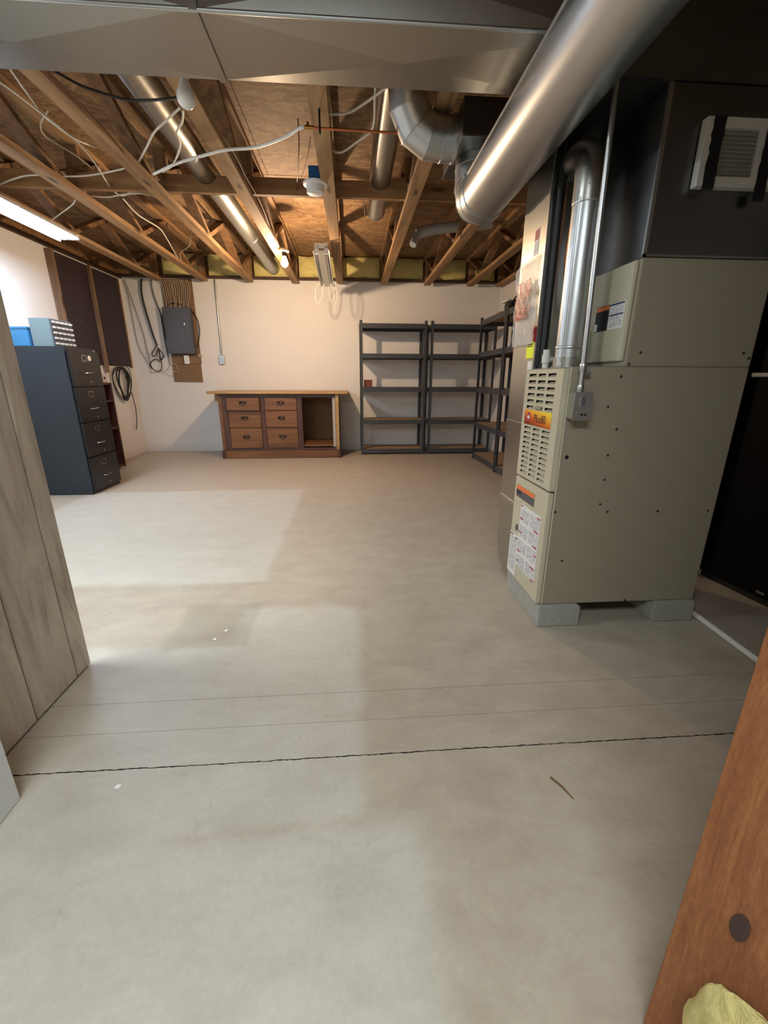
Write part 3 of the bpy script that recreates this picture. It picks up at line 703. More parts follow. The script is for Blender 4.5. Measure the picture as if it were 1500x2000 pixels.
# ------------------------------------------------------------------ doorway pieces near the camera
dr = struct(box(-1.045, -1.012, .70, 1.43, .004, 2.04).build('door_1', M['brown_board']))
for y0, y1 in ((.702, .945), (.951, 1.147), (1.153, 1.351), (1.357, 1.432)):
    box(-1.011, -1.002, y0, y1, .006, 2.04).build('plank', M['plank'], dr, .0025)
struct(MB().prism([(-.998, .762, 0), (-.868, .762, 0), (-.868, .884, 0), (-.998, .884, 0)], (0, 0, 2.2)).build('trim_8', M['whitemetal'], None, .002))
st = tag(box(.466, .505, .245, .389, 0, 2.245).build('door_stud', M['stud'], None, .003), 'rough red-brown framing stud at the right edge, close to the viewer', 'stud')
b = MB(); kc = Vector((.4655, .312, .385))
b.rings([[kc+Vector((-.0006-.0015*math.sin(a), s*.011*math.cos(t)-.35*s*.024*math.sin(t)*.4, s*.024*math.sin(t))) for t in [2*math.pi*k/20 for k in range(20)]] for s, a in ((1, 0), (.8, .9), (.3, .4))])
b.build('knot', plain('dark_knot', '#3c2620', .6), st, smooth=True)
def lump(name, c, rad, seed, mat, n=26, mm=18, amp=.18):
    from mathutils import noise
    rs = []
    for i in range(1, mm):
        a = math.pi*i/mm; rr = []
        for j in range(n):
            t = 2*math.pi*j/n; d = Vector((math.sin(a)*math.cos(t), math.sin(a)*math.sin(t), math.cos(a)))
            k = 1+amp*noise.noise(d*2.3+Vector((seed, 0, 0)))+amp*.35*noise.noise(d*9+Vector((0, seed, 0)))
            rr.append(Vector(c)+Vector((d.x*rad[0], d.y*rad[1], d.z*rad[2]))*k)
        rs.append(rr)
    return MB().rings(rs).build(name, mat, smooth=True)
tag(lump('insulation_scrap', (.440, .222, .222), (.024, .095, .140), 3.1, M['insul'], 60, 50, .08), 'fuzzy pale yellow insulation scrap against the near stud', 'insulation')
struct(box(.507, XR, .245, .385, 0, 2.245).build('wall_doorway_right', M['wall']))
struct(box(XL, -1.0, .762, .884, 0, 2.245).build('wall_doorway_left', M['wall']))
# small things on the floor
b = MB().tube([(.517, .843, .004), (.535, .812, .005), (.548, .778, .004)], [.0028, .0024, .0012], 6)
tag(b.build('rusty_nail', plain('rust', '#6a4a22', .7)), 'rusty bent nail lying on the floor in front of the furnace', 'nail')
for k, (p, lb) in enumerate((((-.636, .898, 0), 'tiny white paint chip on the floor nearest the plank door'), ((-.555, 1.62, 0), 'tiny white chip on the floor, farther of the pair left of centre'), ((-.585, 1.56, 0), 'tiny white chip on the floor, nearer of the pair left of centre'))):
    p = Vector(p); b = MB(); b.prism([p+Vector(q) for q in ((-.008, -.003, .0005), (.006, -.005, .0005), (.009, .004, .0005), (-.003, .006, .0005))], (0, 0, .003)); tag(b.build('paint_chip', M['white']), lb, 'chip', 'paint chips on the floor')

# ------------------------------------------------------------------ filing cabinet and the things on it
fc = thing('filing_cabinet', (-2.68, 4.21, 0), 'tall dark blue-grey four drawer filing cabinet by the left wall', 'filing cabinet')
box(-2.99, -2.405, 3.985, 4.46, .0, 1.288).build('body', M['cabblue'], fc, .004)
for k in range(4):
    z1 = 1.262-k*.308; z0 = z1-.300
    dw = box(-2.403, -2.382, 3.998, 4.447, z0, z1).build('drawer', M['cabfront'], fc, .004)
    b = MB(); zc = z1-.060; y0, y1 = 4.165, 4.235
    b.box(-2.382, -2.377, y0, y1, zc-.026, zc-.021).box(-2.382, -2.377, y0, y1, zc+.021, zc+.026).box(-2.382, -2.377, y0, y0+.005, zc-.026, zc+.026).box(-2.382, -2.377, y1-.005, y1, zc-.026, zc+.026)
    b.build('label_holder', M['chrome'], dw)
    MB().tube([(-2.382, 4.150, z1-.186), (-2.360, 4.155, z1-.186), (-2.352, 4.20, z1-.183), (-2.360, 4.245, z1-.18), (-2.382, 4.25, z1-.18)], .005, 8, smooth=3).build('handle', M['chrome'], dw, smooth=True)
    MB().lathe([(.008, 0), (.008, .006), (.004, .008)], (-2.382, 4.24, z1-.265), (1, 0, 0), 12).build('thumb_latch', M['chrome'], dw)
tag(MB().lathe([(.024, 0), (.024, .002)], (-2.381, 4.285, 1.205), (1, 0, 0), 16).build('white_sticker', M['white']), 'white oval sticker on the top drawer of the filing cabinet', 'sticker')
MB().lathe([(.008, 0), (.008, .008)], (-2.403, 4.40, 1.272), (1, 0, 0), 12).build('lock', M['chrome'], fc)
pc = thing('parts_cabinet', (-2.6, 4.18, 1.288), 'grey-green small parts cabinet with rows of tiny drawers', 'parts cabinet')
box(-2.68, -2.515, 4.05, 4.345, 1.289, 1.512).build('body', M['greygreen'], pc, .003)
bx0 = None
for i in range(5):
    for j in range(5):
        y0 = 4.058+j*.0565; z0 = 1.297+i*.0425
        if bx0 is None:
            b = MB(); b.box(-2.5148, -2.506, y0, y0+.052, z0, z0+.038); bx0 = b.build('small_drawer', M['panelgrey'], pc)
            pb = MB(); pb.box(-2.506, -2.496, y0+.008, y0+.044, z0+.013, z0+.027); pb.build('pull', M['white'], bx0); o = bx0; y00, z00 = y0, z0
        else:
            o = copy_tree(bx0, pc)
        o.location = Vector((0, y0-y00, z0-z00))
bb = thing('blue_box', (-2.8, 4.1, 1.288), 'bright blue box on the filing cabinet beside the grey-green parts cabinet', 'box')
box(-2.90, -2.702, 4.045, 4.26, 1.289, 1.425).build('body', M['skyblue'], bb, .004)
box(-2.903, -2.699, 4.042, 4.263, 1.425, 1.443).build('lid', M['skyblue'], bb, .003)
# bookcase behind it
bk = thing('low_bookcase', (-2.87, 4.95, 0), 'low dark brown bookcase against the left wall behind the filing cabinet', 'bookcase')
box(-3.0, -2.75, 5.27, 5.295, .02, .985).build('side_panel', M['brown_board'], bk, .002)
box(-3.0, -2.75, 4.50, 4.525, .02, .985).build('side_panel', M['brown_board'], bk, .002)
for z in (.03, .470, .775, .965): box(-3.0, -2.755, 4.526, 5.269, z, z+.022).build('shelf', M['brown_board'], bk, .002)
box(-3.02, -3.001, 4.50, 5.295, .02, .985).build('back_panel', M['brown_board'], bk)
rb = thing('table_radio', (-2.85, 5.1, .988), 'small pale box with round dark dial on the low bookcase', 'radio')
box(-2.93, -2.77, 5.02, 5.27, .989, 1.085).build('case', plain('cream_case', '#b9aca4', .5), rb, .006)
MB().lathe([(.036, 0), (.036, .006), (.028, .008)], (-2.7705, 5.10, 1.037), (1, 0, 0), 20).build('dial', M['panelgrey'], rb)
MB().lathe([(.012, 0), (.012, .010)], (-2.7705, 5.20, 1.037), (1, 0, 0), 12).build('knob', M['blackplate'], rb)
# pegboard on the left wall with studs
pg = thing('pegboard', (XL+.02, 5.7, 1.19), 'large dark brown hook board covering the left wall near the corner', 'board')
box(XL+.002, XL+.022, 5.07, 6.37, 1.19, 2.27).build('panel', M['pegboard'], pg)
for nm, y0, y1, z0, x1 in (('stud', 5.03, 5.068, .99, .07), ('stud', 5.695, 5.733, 1.10, .06), ('edge_strip', 6.372, 6.40, 1.17, .03)):
    box(XL+(.002 if y0 != 5.695 else .023), XL+x1, y0, y1, z0, 2.27).build(nm, M['stud_wall'], pg, .002)
hb = MB(); rnd = random.Random(9)
for k in range(34):
    y = rnd.choice([5.12+.08*q for q in range(7)]+[5.76+.08*q for q in range(7)])+rnd.uniform(-.01, .01); z = rnd.choice([1.33, 1.42, 1.55, 1.62])+rnd.uniform(-.02, .02)
    hb.tube([(XL+.022, y, z+.02), (XL+.03, y, z+.012), (XL+.045, y, z), (XL+.05, y, z+.015)], .0022, 5)
tag(hb.build('hooks', M['chrome'], pg), kind='stuff')
# coil of black cable hanging from the hook board
pts = []
for k in range(145):
    a = 2*math.pi*k/18; rr = 1+.13*math.sin(k*.37)+.08*math.sin(k*.91)
    pts.append((XL+.06+.025*math.sin(k*.23), 6.0+.15*rr*math.sin(a)*(1-.35*math.cos(a))+.04*math.sin(k*.11), .985-.20*rr*math.cos(a)))
pts += [(XL+.05, 6.20, .85), (XL+.05, 6.24, .65), (XL+.05, 6.22, .48), (XL+.05, 6.16, .36)]
tag(MB().tube(pts, .0055, 5).build('cable_coil', M['cable_black'], smooth=True), 'loose coil of black cable hanging at the bottom of the hook board', 'cable')

# ------------------------------------------------------------------ back wall: breaker panel, cables, conduit, outlets
YW = YB-.002
bbk = thing('backer_board', (-2.3, YB-.01, .99), 'plywood backer board behind the grey breaker panel', 'board')
box(-2.50, -2.105, YB-.020, YW, 1.235, 2.30).build('upper_board', M['backer'], bbk)
box(-2.505, -2.115, YB-.018, YW, .99, 1.231).build('lower_board', M['backer'], bbk)
ep = thing('breaker_panel', (-2.32, YB-.07, 1.36), 'dark grey electrical breaker panel on the back wall', 'electrical panel')
box(-2.50, -2.145, YB-.115, YB-.021, 1.36, 1.945).build('box', M['panelgrey'], ep, .004)
box(-2.485, -2.16, YB-.122, YB-.1155, 1.385, 1.92).build('door', M['panelgrey'], ep, .003)
box(-2.235, -2.222, YB-.128, YB-.1225, 1.72, 1.75).build('latch', M['chrome'], ep)
for k in range(14):
    x0 = -2.475+k*.026+random.uniform(-.004, .004); x1 = -2.45+k*.0215+random.uniform(-.008, .008)
    y = YB-.032-random.uniform(0, .02)
    o = MB().tube([(x0, 6.40, 2.27), (x0, y, 2.22), (x0+(x1-x0)*.25, y, 2.10), (x1, y-.01, 2.0), (x1, YB-.06, 1.944)], .0042, 5, smooth=3).build('branch_cable', M['cable_tan'], smooth=True)
    tag(o, ('first', 'second', 'third', 'fourth', 'fifth', 'sixth', 'seventh', 'eighth', 'ninth', 'tenth', 'eleventh', 'twelfth', 'thirteenth', 'fourteenth')[k]+' pale cable from the left fanning into the breaker panel top', 'cable', 'cables entering the breaker panel')
o = MB().tube([(-2.52, YB-.03, 1.50), (-2.545, YB-.03, 1.66), (-2.53, YB-.04, 1.86), (-2.42, YB-.05, 1.985), (-2.30, YB-.05, 1.99), (-2.17, YB-.045, 1.94), (-2.09, YB-.03, 1.82), (-2.075, YB-.025, 1.66), (-2.105, YB-.03, 1.52), (-2.13, YB-.03, 1.44)], .0065, 7, smooth=4).build('ground_cable', M['cable_black'], smooth=True)
tag(o, 'black cable looping over the top of the breaker panel', 'cable')
def outlet(name, x, z, label, wh=(.035, .057), y=YB-.03, mat='white'):
    t = thing(name, (x, y, z-.05), label, 'outlet')
    box(x-wh[0]*.8, x+wh[0]*.8, y, YW, z-wh[1]*.85, z+wh[1]*.85).build('box', M['galv'] if mat == 'galv' else M['pvc'], t)
    box(x-wh[0], x+wh[0], y-.004, y-.0005, z-wh[1], z+wh[1]).build('cover_plate', M['galv'] if mat == 'galv' else M['white'], t, .003)
    b = MB()
    for dz in (-.02, .02): b.box(x-.008, x-.004, y-.006, y-.004, z+dz-.005, z+dz+.005).box(x+.004, x+.008, y-.006, y-.004, z+dz-.005, z+dz+.005)
    b.build('slots', M['void'], t)
outlet('wall_outlet', -2.285, 1.285, 'white outlet on the backer board below the breaker panel', y=YB-.05)
outlet('conduit_outlet', -1.813, 1.285, 'metal outlet box at the bottom of the wall conduit', mat='galv')
wc = thing('wall_conduit', (-1.81, YB-.02, 1.34), 'straight grey conduit running down the back wall to an outlet', 'conduit')
MB().tube([(-1.803, YB-.014, 2.30), (-1.812, YB-.014, 1.345)], .011, 10).build('tube', M['galv_dull'], wc, smooth=True)
MB().lathe([(.015, 0), (.015, .03)], (-1.812, YB-.016, 1.335), n=10).build('connector', M['galv'], wc)
tag(box(-2.125, -2.08, YB-.05, YB-.0205, 1.325, 1.355).build('cable_clamp', M['cable_tan'], None, .004), 'small tan clamp at the lower right of the breaker panel', 'clamp')
def cable(name, pts, r, mat, label, cat='cable', k=5, n=6, group=None):
    o = MB().tube(pts, r, n, smooth=k).build(name, M[mat], smooth=True); return tag(o, label, cat, group)
cable('phone_wire', [(-2.985, YB-.02, 2.28), (-2.95, YB-.02, 2.1), (-2.94, YB-.015, 1.7), (-2.92, YB-.015, 1.45), (-2.84, YB-.02, 1.27), (-2.79, YB-.02, 1.16)], .0035, 'cable_black', 'thin black wire, left of the two hanging in the back left corner')
cable('phone_wire', [(-2.965, YB-.02, 2.28), (-2.90, YB-.02, 2.0), (-2.83, YB-.015, 1.6), (-2.81, YB-.02, 1.35), (-2.785, YB-.02, 1.16)], .0035, 'cable_black', 'thin black wire, right of the two hanging in the back left corner')
tag(box(-2.80, -2.765, YB-.03, YW, 1.12, 1.16).build('phone_jack', M['white'], None, .003), 'small white jack where the two thin corner wires end', 'jack')
cable('service_cable', [(-2.74, YB-.03, 2.29), (-2.765, YB-.03, 2.15), (-2.755, YB-.03, 1.95), (-2.70, YB-.03, 1.6), (-2.668, YB-.03, 1.47)], .012, 'cable_black', 'thick black cable hanging on the back wall left of the breaker panel', n=8)
cable('cable_loop', [(-2.668, YB-.03, 1.47), (-2.75, YB-.035, 1.36), (-2.71, YB-.04, 1.33), (-2.65, YB-.035, 1.42), (-2.655, YB-.03, 1.28), (-2.60, YB-.035, 1.33), (-2.66, YB-.04, 1.44), (-2.64, YB-.035, 1.26), (-2.66, YB-.03, 1.15), (-2.74, YB-.035, 1.14), (-2.80, YB-.03, 1.22), (-2.72, YB-.035, 1.29), (-2.655, YB-.03, 1.26)], .006, 'cable_black', 'knotted loops of black cable at the foot of the thick black cable')
cable('ground_wire_duct', [(-2.625, YB-.02, 2.28), (-2.615, YB-.02, 2.1), (-2.565, YB-.02, 1.85), (-2.555, YB-.02, 1.5), (-2.53, YB-.02, 1.22)], .009, 'galv_dull', 'grey flexible line on the wall just left of the breaker panel', 'conduit')
cable('grey_wire', [(-2.53, YB-.02, 1.22), (-2.60, YB-.03, 1.13), (-2.66, YB-.03, 1.15), (-2.56, YB-.03, 1.07), (-2.44, YB-.03, 1.10), (-2.40, YB-.03, 1.17)], .003, 'galv_dull', 'thin grey wire drooping left of the backer board', 'wire')
cable('grey_wire', [(-2.52, YB-.02, 1.22), (-2.45, YB-.03, 1.22), (-2.42, YB-.03, 1.12), (-2.50, YB-.03, 1.14), (-2.54, YB-.03, 1.20)], .003, 'pvc', 'thin white wire curled left of the backer board', 'wire')

# ------------------------------------------------------------------ workbench
wb = thing('workbench', (-.94, 6.1, 0), 'old stained wooden workbench with six drawers along the back wall', 'workbench')
bx0_, bx1_, by0, by1 = -1.70, -.175, 5.85, 6.42
box(-1.865, -.050, 5.79, 6.47, .846, .876).build('top', M['bench_top'], wb, .003)
box(bx0_, bx0_+.03, by0+.02, by1, .0, .845).build('side_panel', M['bench_dark'], wb)
box(bx1_-.03, bx1_, by0+.02, by1, .0, .845).build('side_panel', M['bench_dark'], wb)
box(bx0_-.045, bx0_-.002, by0-.005, by0+.05, .10, .845).build('post', M['bench'], wb, .002)
box(bx1_-.045, bx1_-.002, by0-.022, by0-.002, .10, .845).build('post', M['bench_top'], wb, .002)
box(bx0_-.05, bx1_+.01, by0-.03, by0-.004, .005, .105).build('base_board', M['bench'], wb, .003)
for x in (bx0_-.052, bx1_-.04): box(x, x+.05, by0-.034, by0-.030, .0, .11).build('foot_block', M['bench_dark'], wb)
box(bx0_-.10, bx0_-.003, by0+.06, by0+.09, .745, .845).build('bracket', M['bench_top'], wb, .002)
# face frame
frame = MB()
frame.box(bx0_, bx1_-.03, by0, by0+.022, .80, .845).box(bx0_, bx1_-.03, by0, by0+.022, .106, .135)
for x0, x1 in ((bx0_, -1.632), (-1.205, -1.152), (-.728, -.664), (-.262, -.205)): frame.box(x0, x1, by0, by0+.022, .135, .80)
frame.build('face_frame', M['bench_dark'], wb)
box(-.262, -.226, by0-.003, by0-.0005, .15, .80).build('worn_edge', plain('bare_grey_wood', '#a8a29c', .6), wb)
box(bx0_+.031, bx1_-.031, by1-.012, by1, .02, .845).build('back_panel', M['backer'], wb)
box(-.72, bx1_-.031, by0+.03, by1-.013, .150, .175).build('cupboard_floor', M['bench'], wb)
box(-.735, -.72, by0+.023, by1-.013, .11, .845).build('divider', M['bench'], wb)
for cx, (x0, x1) in enumerate(((-1.630, -1.207), (-1.150, -.730))):
    for k, (z0, z1) in enumerate(((.637, .797), (.412, .630), (.138, .405))):
        pull = .045 if (cx == 0 and k == 0) else (.004 if k == 1 else 0)
        d = box(x0+.004, x1-.004, by0-.012-pull, by0+.35-pull, z0, z1).build('drawer', M['bench'], wb, .004)
        if cx == 0 and k == 0: d['label'] = 'top left drawer pulled slightly open'
        xc, zc, yf = (x0+x1)/2, (z0+z1)/2+.01, by0-.012-pull
        b = MB(); n = 9; rs = []
        for i in range(n+1):
            a = math.pi*i/n
            rs.append([(xc-.042*math.cos(a)*s, yf-.0005-.022*math.sin(q)*math.sin(a), zc+.026*math.sin(a)*math.cos(q)*s-.004) for s in (1,) for q in [math.pi/2*j/4 for j in range(5)]])
        vs = [p for r_ in rs for p in r_]; m5 = 5
        b.add(vs, [(i*m5+j, i*m5+j+1, (i+1)*m5+j+1, (i+1)*m5+j) for i in range(n) for j in range(4)])
        b.box(xc-.048, xc+.048, yf-.0022, yf-.0004, zc-.006, zc+.026); b.build('cup_pull', M['brass'], d)

# ------------------------------------------------------------------ metal racks
levels = [.030, .440, .880, 1.315, 1.690]
def rack(label, origin, along, depth, length=.90, dpt=.43):
    """five-shelf boltless rack; along/depth are unit vectors, origin the front left foot"""
    o = Vector(origin); a = Vector(along); dd = Vector(depth); Z = Vector((0, 0, 1))
    t = thing('storage_rack', o+a*length/2+dd*dpt/2, label, 'shelving unit', 'charcoal storage racks along the walls')
    def ob(p0, sa, sd, sz, name, mat, par=t, bev=.0):       # box from corner p0
        c = p0+a*sa/2+dd*sd/2+Z*sz/2
        return MB().obox(c, a*sa/2, dd*sd/2, Z*sz/2).build(name, M[mat], par, bev)
    th, w = .004, .036
    for i in (0, 1):
        for j in (0, 1):
            p = o+a*(i*length)+dd*(j*dpt); b = MB()
            for (u, v) in ((w, th), (th, w)):
                c = p+a*(u/2 if i == 0 else -u/2)+dd*(v/2 if j == 0 else -v/2)+Z*.8875
                b.obox(c, a*u/2, dd*v/2, Z*.8875)
            b.build('post', M['grey_shelf'], t)
    for z in levels:
        sh = ob(o+a*.006+dd*.014+Z*(z+.034), length-.012, dpt-.028, .012, 'shelf_board', 'particle', t)
        for j in (0, 1):
            ob(o+a*.0045+dd*(.005 if j == 0 else dpt-.011)+Z*(z-.012), length-.009, .006, .060, 'beam', 'grey_shelf', t)
        for i in (0, 1):
            ob(o+a*(.005 if i == 0 else length-.011)+dd*.012+Z*(z-.012), .006, dpt-.024, .060, 'end_beam', 'grey_shelf', t)
    return t
rack('charcoal metal rack next to the workbench with a small box on it', (.122, 6.05, 0), (1, 0, 0), (0, 1, 0))
rack('empty charcoal metal rack in the back right corner, facing the room', (1.075, 6.05, 0), (1, 0, 0), (0, 1, 0))
rack('charcoal metal rack along the right wall, farther one', (1.64, 5.715, 0), (0, -1, 0), (1, 0, 0), .94, .45)
rack('charcoal metal rack along the right wall, nearer one half hidden by the return duct', (1.64, 4.765, 0), (0, -1, 0), (1, 0, 0), .94, .45)
rbx = thing('small_box', (.235, 6.2, .926), 'small red-brown box on the middle shelf of the rack by the workbench', 'box')
box(.175, .285, 6.10, 6.25, .927, 1.005).build('body', M['bookred'], rbx, .003); box(.173, .287, 6.098, 6.252, 1.005, 1.026).build('lid', M['bookred'], rbx, .003)
# odds and ends on the right racks
oe = thing('dark_tool_box', (1.83, 4.97, 1.737), 'black bundle of odds and ends on top of the right racks', 'tool box')
box(1.72, 1.95, 4.85, 5.10, 1.738, 1.85).build('case', M['blackmat'], oe, .02)
MB().tube([(1.80, 4.88, 1.845), (1.80, 4.90, 1.885), (1.80, 5.0, 1.885), (1.80, 5.02, 1.845)], .008, 8, smooth=3).build('handle', M['blackmat'], oe, smooth=True)
tag(MB().obox((1.735, 5.06, 1.8595), (.025, .0, 0), (0, .10, 0), (0, 0, .008)).build('white_stick', M['pvc'], None, .003), 'short pale stick lying on the black bundle on the right racks', 'stick')
tag(box(1.70, 1.85, 5.16, 5.32, 1.737, 1.775).build('wood_scrap', M['bench_top'], None, .004), 'piece of light wood on top of the farther right rack', 'wood')

# ------------------------------------------------------------------ lamps
ff = thing('fluorescent_fixture', (-2.41, 3.8, 2.16), 'lit fluorescent shop light hanging near the left wall', 'light')
b = MB(); ya, yb = 3.10, 4.40
b.prism([(-2.50, ya, 2.162), (-2.47, ya, 2.222), (-2.35, ya, 2.222), (-2.32, ya, 2.185), (-2.326, ya, 2.185), (-2.355, ya, 2.216), (-2.465, ya, 2.216), (-2.494, ya, 2.162)], (0, yb-ya, 0))
b.build('reflector', M['whitemetal'], ff)
for x in (-2.445, -2.375): MB().tube([(x, ya+.03, 2.19), (x, yb-.03, 2.19)], .019, 12).build('tube', M['tube'], ff, smooth=True)
for y in (ya, yb-.028): box(-2.485, -2.335, y, y+.028, 2.175, 2.215).build('end_socket', M['whitemetal'], ff)
for y in (ya+.2, yb-.2): MB().tube([(-2.41, y, 2.222), (-2.46, y, 2.25)], .002, 5).build('hanger', M['chrome'], ff)
def lamp_bulb(parent, c, r, mat, glass='bulb'):
    x, y, z = c
    MB().lathe([(r*.25, -r*1.02), (r*.62, -r*.82), (r*.92, -r*.42), (r, 0), (r*.93, r*.42), (r*.72, r*.95), (r*.5, r*1.5), (r*.44, r*1.9)], c, n=20).build(glass, mat, parent, smooth=True)
lb = thing('hanging_bulb', (-.655, 2.22, 2.10), 'unlit frosted white bulb hanging just behind the trunk duct', 'light bulb')
lamp_bulb(lb, (-.648, 2.195, 2.118), .036, M['bulbwhite'])
MB().lathe([(.018, 0), (.024, .01), (.028, .055), (.020, .062)], (-.648, 2.195, 2.182), n=18).build('socket', M['white'], lb, smooth=True)
lb2 = thing('lit_bulb', (-.64, 4.8, 2.09), 'glowing warm bulb in a socket on the middle truss', 'light bulb')
lamp_bulb(lb2, (-.640, 4.8, 2.128), .036, M['litbulb'])
MB().lathe([(.016, 0), (.020, .006), (.022, .04)], (-.640, 4.8, 2.184), n=18).build('socket', M['socket'], lb2, smooth=True)
MB().lathe([(.03, 0), (.052, .006), (.052, .014), (.04, .029)], (-.640, 4.8, 2.222), n=20).build('base', M['white'], lb2, smooth=True)
bulb_light.location = (-.640, 4.8, 2.055)
lh = thing('lampholder', (-.215, 3.32, 2.2), 'round white ceiling lampholder on a blue box beside the middle truss', 'lampholder')
MB().lathe([(.050, 0), (.056, .004), (.060, .045), (.078, .048), (.080, .060), (.02, .064)], (-.213, 3.32, 2.198), n=28).build('holder', M['white'], lh, smooth=True)
box(-.252, -.177, 3.29, 3.36, 2.264, 2.345).build('junction_box', M['bluebox'], lh, .004)
sl = thing('strip_light', (-.25, 5.0, 2.12), 'unlit metal strip light hanging along the middle truss', 'light')
p0, p1 = Vector((-.262, 4.60, 2.212)), Vector((-.272, 5.80, 2.130)); dirv = (p1-p0).normalized(); up = Vector((1, 0, 0)).cross(dirv).normalized()
sx = Vector((1, 0, 0))
b = MB(); prof = [(-.095, -.022), (-.060, .022), (.060, .022), (.095, -.022), (.090, -.024), (.056, .012), (-.056, .012), (-.090, -.024)]
b.prism([p0+sx*u*.85+up*v for u, v in prof], p1-p0); b.build('reflector', M['galv_pipe'], sl)
b = MB(); b.prism([p0+sx*u+up*v for u, v in ((-.03, -.018), (.03, -.018), (.03, .012), (-.03, .012))], p1-p0); b.build('ballast_cover', M['galv_dull'], sl)
for s in (-1, 1):
    MB().obox(p0+dirv*(-.004)+sx*s*.045+up*(-.008), sx*.018, up*.040, dirv*.004).build('end_plate', M['white'], sl)
MB().obox(p0+dirv*(-.004)+up*.022, sx*.063, up*.020, dirv*.004).build('end_plate', M['white'], sl)
for y in (.12, .85): q = p0+(p1-p0)*y; MB().tube([q+up*.03, (q.x+.05, q.y, 2.252)], .002, 5).build('hanger', M['chrome'], sl)
e = p1
cable('lamp_cord', [e+Vector((-.07, 0, .03)), e+Vector((-.14, 0, -.03)), e+Vector((-.15, .0, -.16)), e+Vector((-.11, 0, -.2)), e+Vector((-.07, 0, -.12)), e+Vector((-.055, 0, 0))], .004, 'cable', 'white cord looping below the left of the strip light end', 'cord')
cable('lamp_cord', [e+Vector((.07, 0, .02)), e+Vector((.11, 0, -.06)), e+Vector((.11, 0, -.16)), e+Vector((.08, 0, -.24)), e+Vector((.085, 0, -.31))], .004, 'cable', 'white cord with a plug hanging from the right of the strip light end', 'cord')
cable('lamp_cord', [e+Vector((.015, 0, -.02)), e+Vector((.02, 0, -.12)), e+Vector((.05, 0, -.2)), e+Vector((.075, 0, -.15)), e+Vector((.075, 0, -.02))], .003, 'cable', 'thin white cord looping from the middle of the strip light end', 'cord')

# ------------------------------------------------------------------ branch ducts and pipes in the bays
d1 = thing('branch_duct', (-1.0, 4, 2.42), 'round galvanized branch duct running back in the left bay to the rear wall', 'duct')
MB().tube([(-.995, 1.95, 2.42), (-.995, 4.5, 2.42), (-.995, 6.35, 2.42)], .077, 28).build('pipe', M['galv_dull'], d1, smooth=True)
for y in (3.3, 5.0): MB().lathe([(.078, -.004), (.080, -.002), (.080, .002), (.078, .004)], (-.995, y, 2.42), (0, 1, 0), 28).build('bead', M['galv_dull'], d1, smooth=True)
d2 = thing('branch_duct', (.235, 3.2, 2.42), 'round galvanized branch duct ending open in the bay right of centre', 'duct')
MB().tube([(.235, 1.95, 2.42), (.235, 3.0, 2.42), (.235, 4.25, 2.42)], .077, 28, caps=False).build('pipe', M['galv_dull'], d2, smooth=True)
MB().lathe([(.078, -.004), (.081, -.002), (.081, .002), (.078, .004)], (.235, 4.24, 2.42), (0, 1, 0), 28).build('bead', M['galv_dull'], d2, smooth=True)
zinc = plain('dull_zinc_pipe', '#a6aaac', .45, .35)
d3 = thing('vent_pipe', (.8, 4.5, 2.35), 'small galvanized pipe with a bent open end in the right bay', 'pipe')
MB().tube([(0.642, 4.500, 2.328), (0.804, 4.500, 2.369), (1.069, 4.500, 2.397), (1.335, 4.500, 2.428)], .045, 20, smooth=2).build('pipe', zinc, d3, smooth=True)
MB().tube([(0.648, 4.480, 2.339), (0.585, 4.420, 2.214)], .033, 18).build('bent_end', zinc, d3, smooth=True)
MB().lathe([(.048, -.012), (.052, -.008), (.052, .008), (.048, .012)], (0.635, 4.490, 2.321), (1, 0, .2), 20).build('collar', zinc, d3, smooth=True)
cpz = thing('copper_pipe', (0, 2.5, 2.18), 'thin horizontal copper pipe joining the thick white tubing at centre', 'pipe')
MB().tube([(-.16, 2.5, 2.178), (.12, 2.5, 2.174), (.255, 2.5, 2.172)], .0055, 10).build('tube', M['copper'], cpz, smooth=True)
MB().tube([(-.20, 2.5, 2.178), (-.158, 2.5, 2.178)], .0095, 10).build('valve_body', M['brassfit'], cpz, smooth=True)
MB().tube([(-.185, 2.5, 2.17), (-.185, 2.5, 2.20)], .006, 8).build('valve_stem', M['brassfit'], cpz, smooth=True)
box(-.133, -.124, 2.49, 2.512, 2.158, 2.2495).build('pipe_hanger', M['blackmat'], cpz)

# ------------------------------------------------------------------ cables across the trusses
cable('water_tube', [(-1.194, 3.210, 2.235), (-0.986, 3.051, 2.235), (-0.775, 2.933, 2.235), (-0.670, 2.880, 2.235), (-0.492, 2.822, 2.230), (-0.320, 2.667, 2.210), (-0.227, 2.522, 2.185), (-.20, 2.5, 2.178)], .0075, 'white', 'thick white water tubing crossing under the trusses to the copper pipe', 'tubing', 6, 8)
cable('house_cable', [(-1.563, 2.445, 2.300), (-1.539, 2.588, 2.300), (-1.512, 2.751, 2.290), (-1.435, 2.833, 2.240), (-1.440, 3.066, 2.300)], .005, 'cable', 'white cable running down from the top left edge to the third truss')
cable('house_cable', [(-1.451, 2.439, 2.310), (-1.499, 2.616, 2.310), (-1.543, 2.814, 2.310), (-1.520, 3.024, 2.310), (-1.567, 3.282, 2.310), (-1.628, 3.514, 2.310), (-1.670, 3.704, 2.310), (-1.645, 3.782, 2.310), (-1.500, 3.694, 2.330)], .005, 'cable', 'white cable looping low between the second and third trusses')
cable('house_cable', [(-1.519, 2.799, 2.340), (-1.638, 2.922, 2.340), (-1.700, 3.036, 2.340), (-1.693, 3.133, 2.340), (-1.665, 3.280, 2.340), (-1.661, 3.447, 2.340)], .0045, 'cable_tan', 'dull white cable hooking around in the leftmost wide bay')
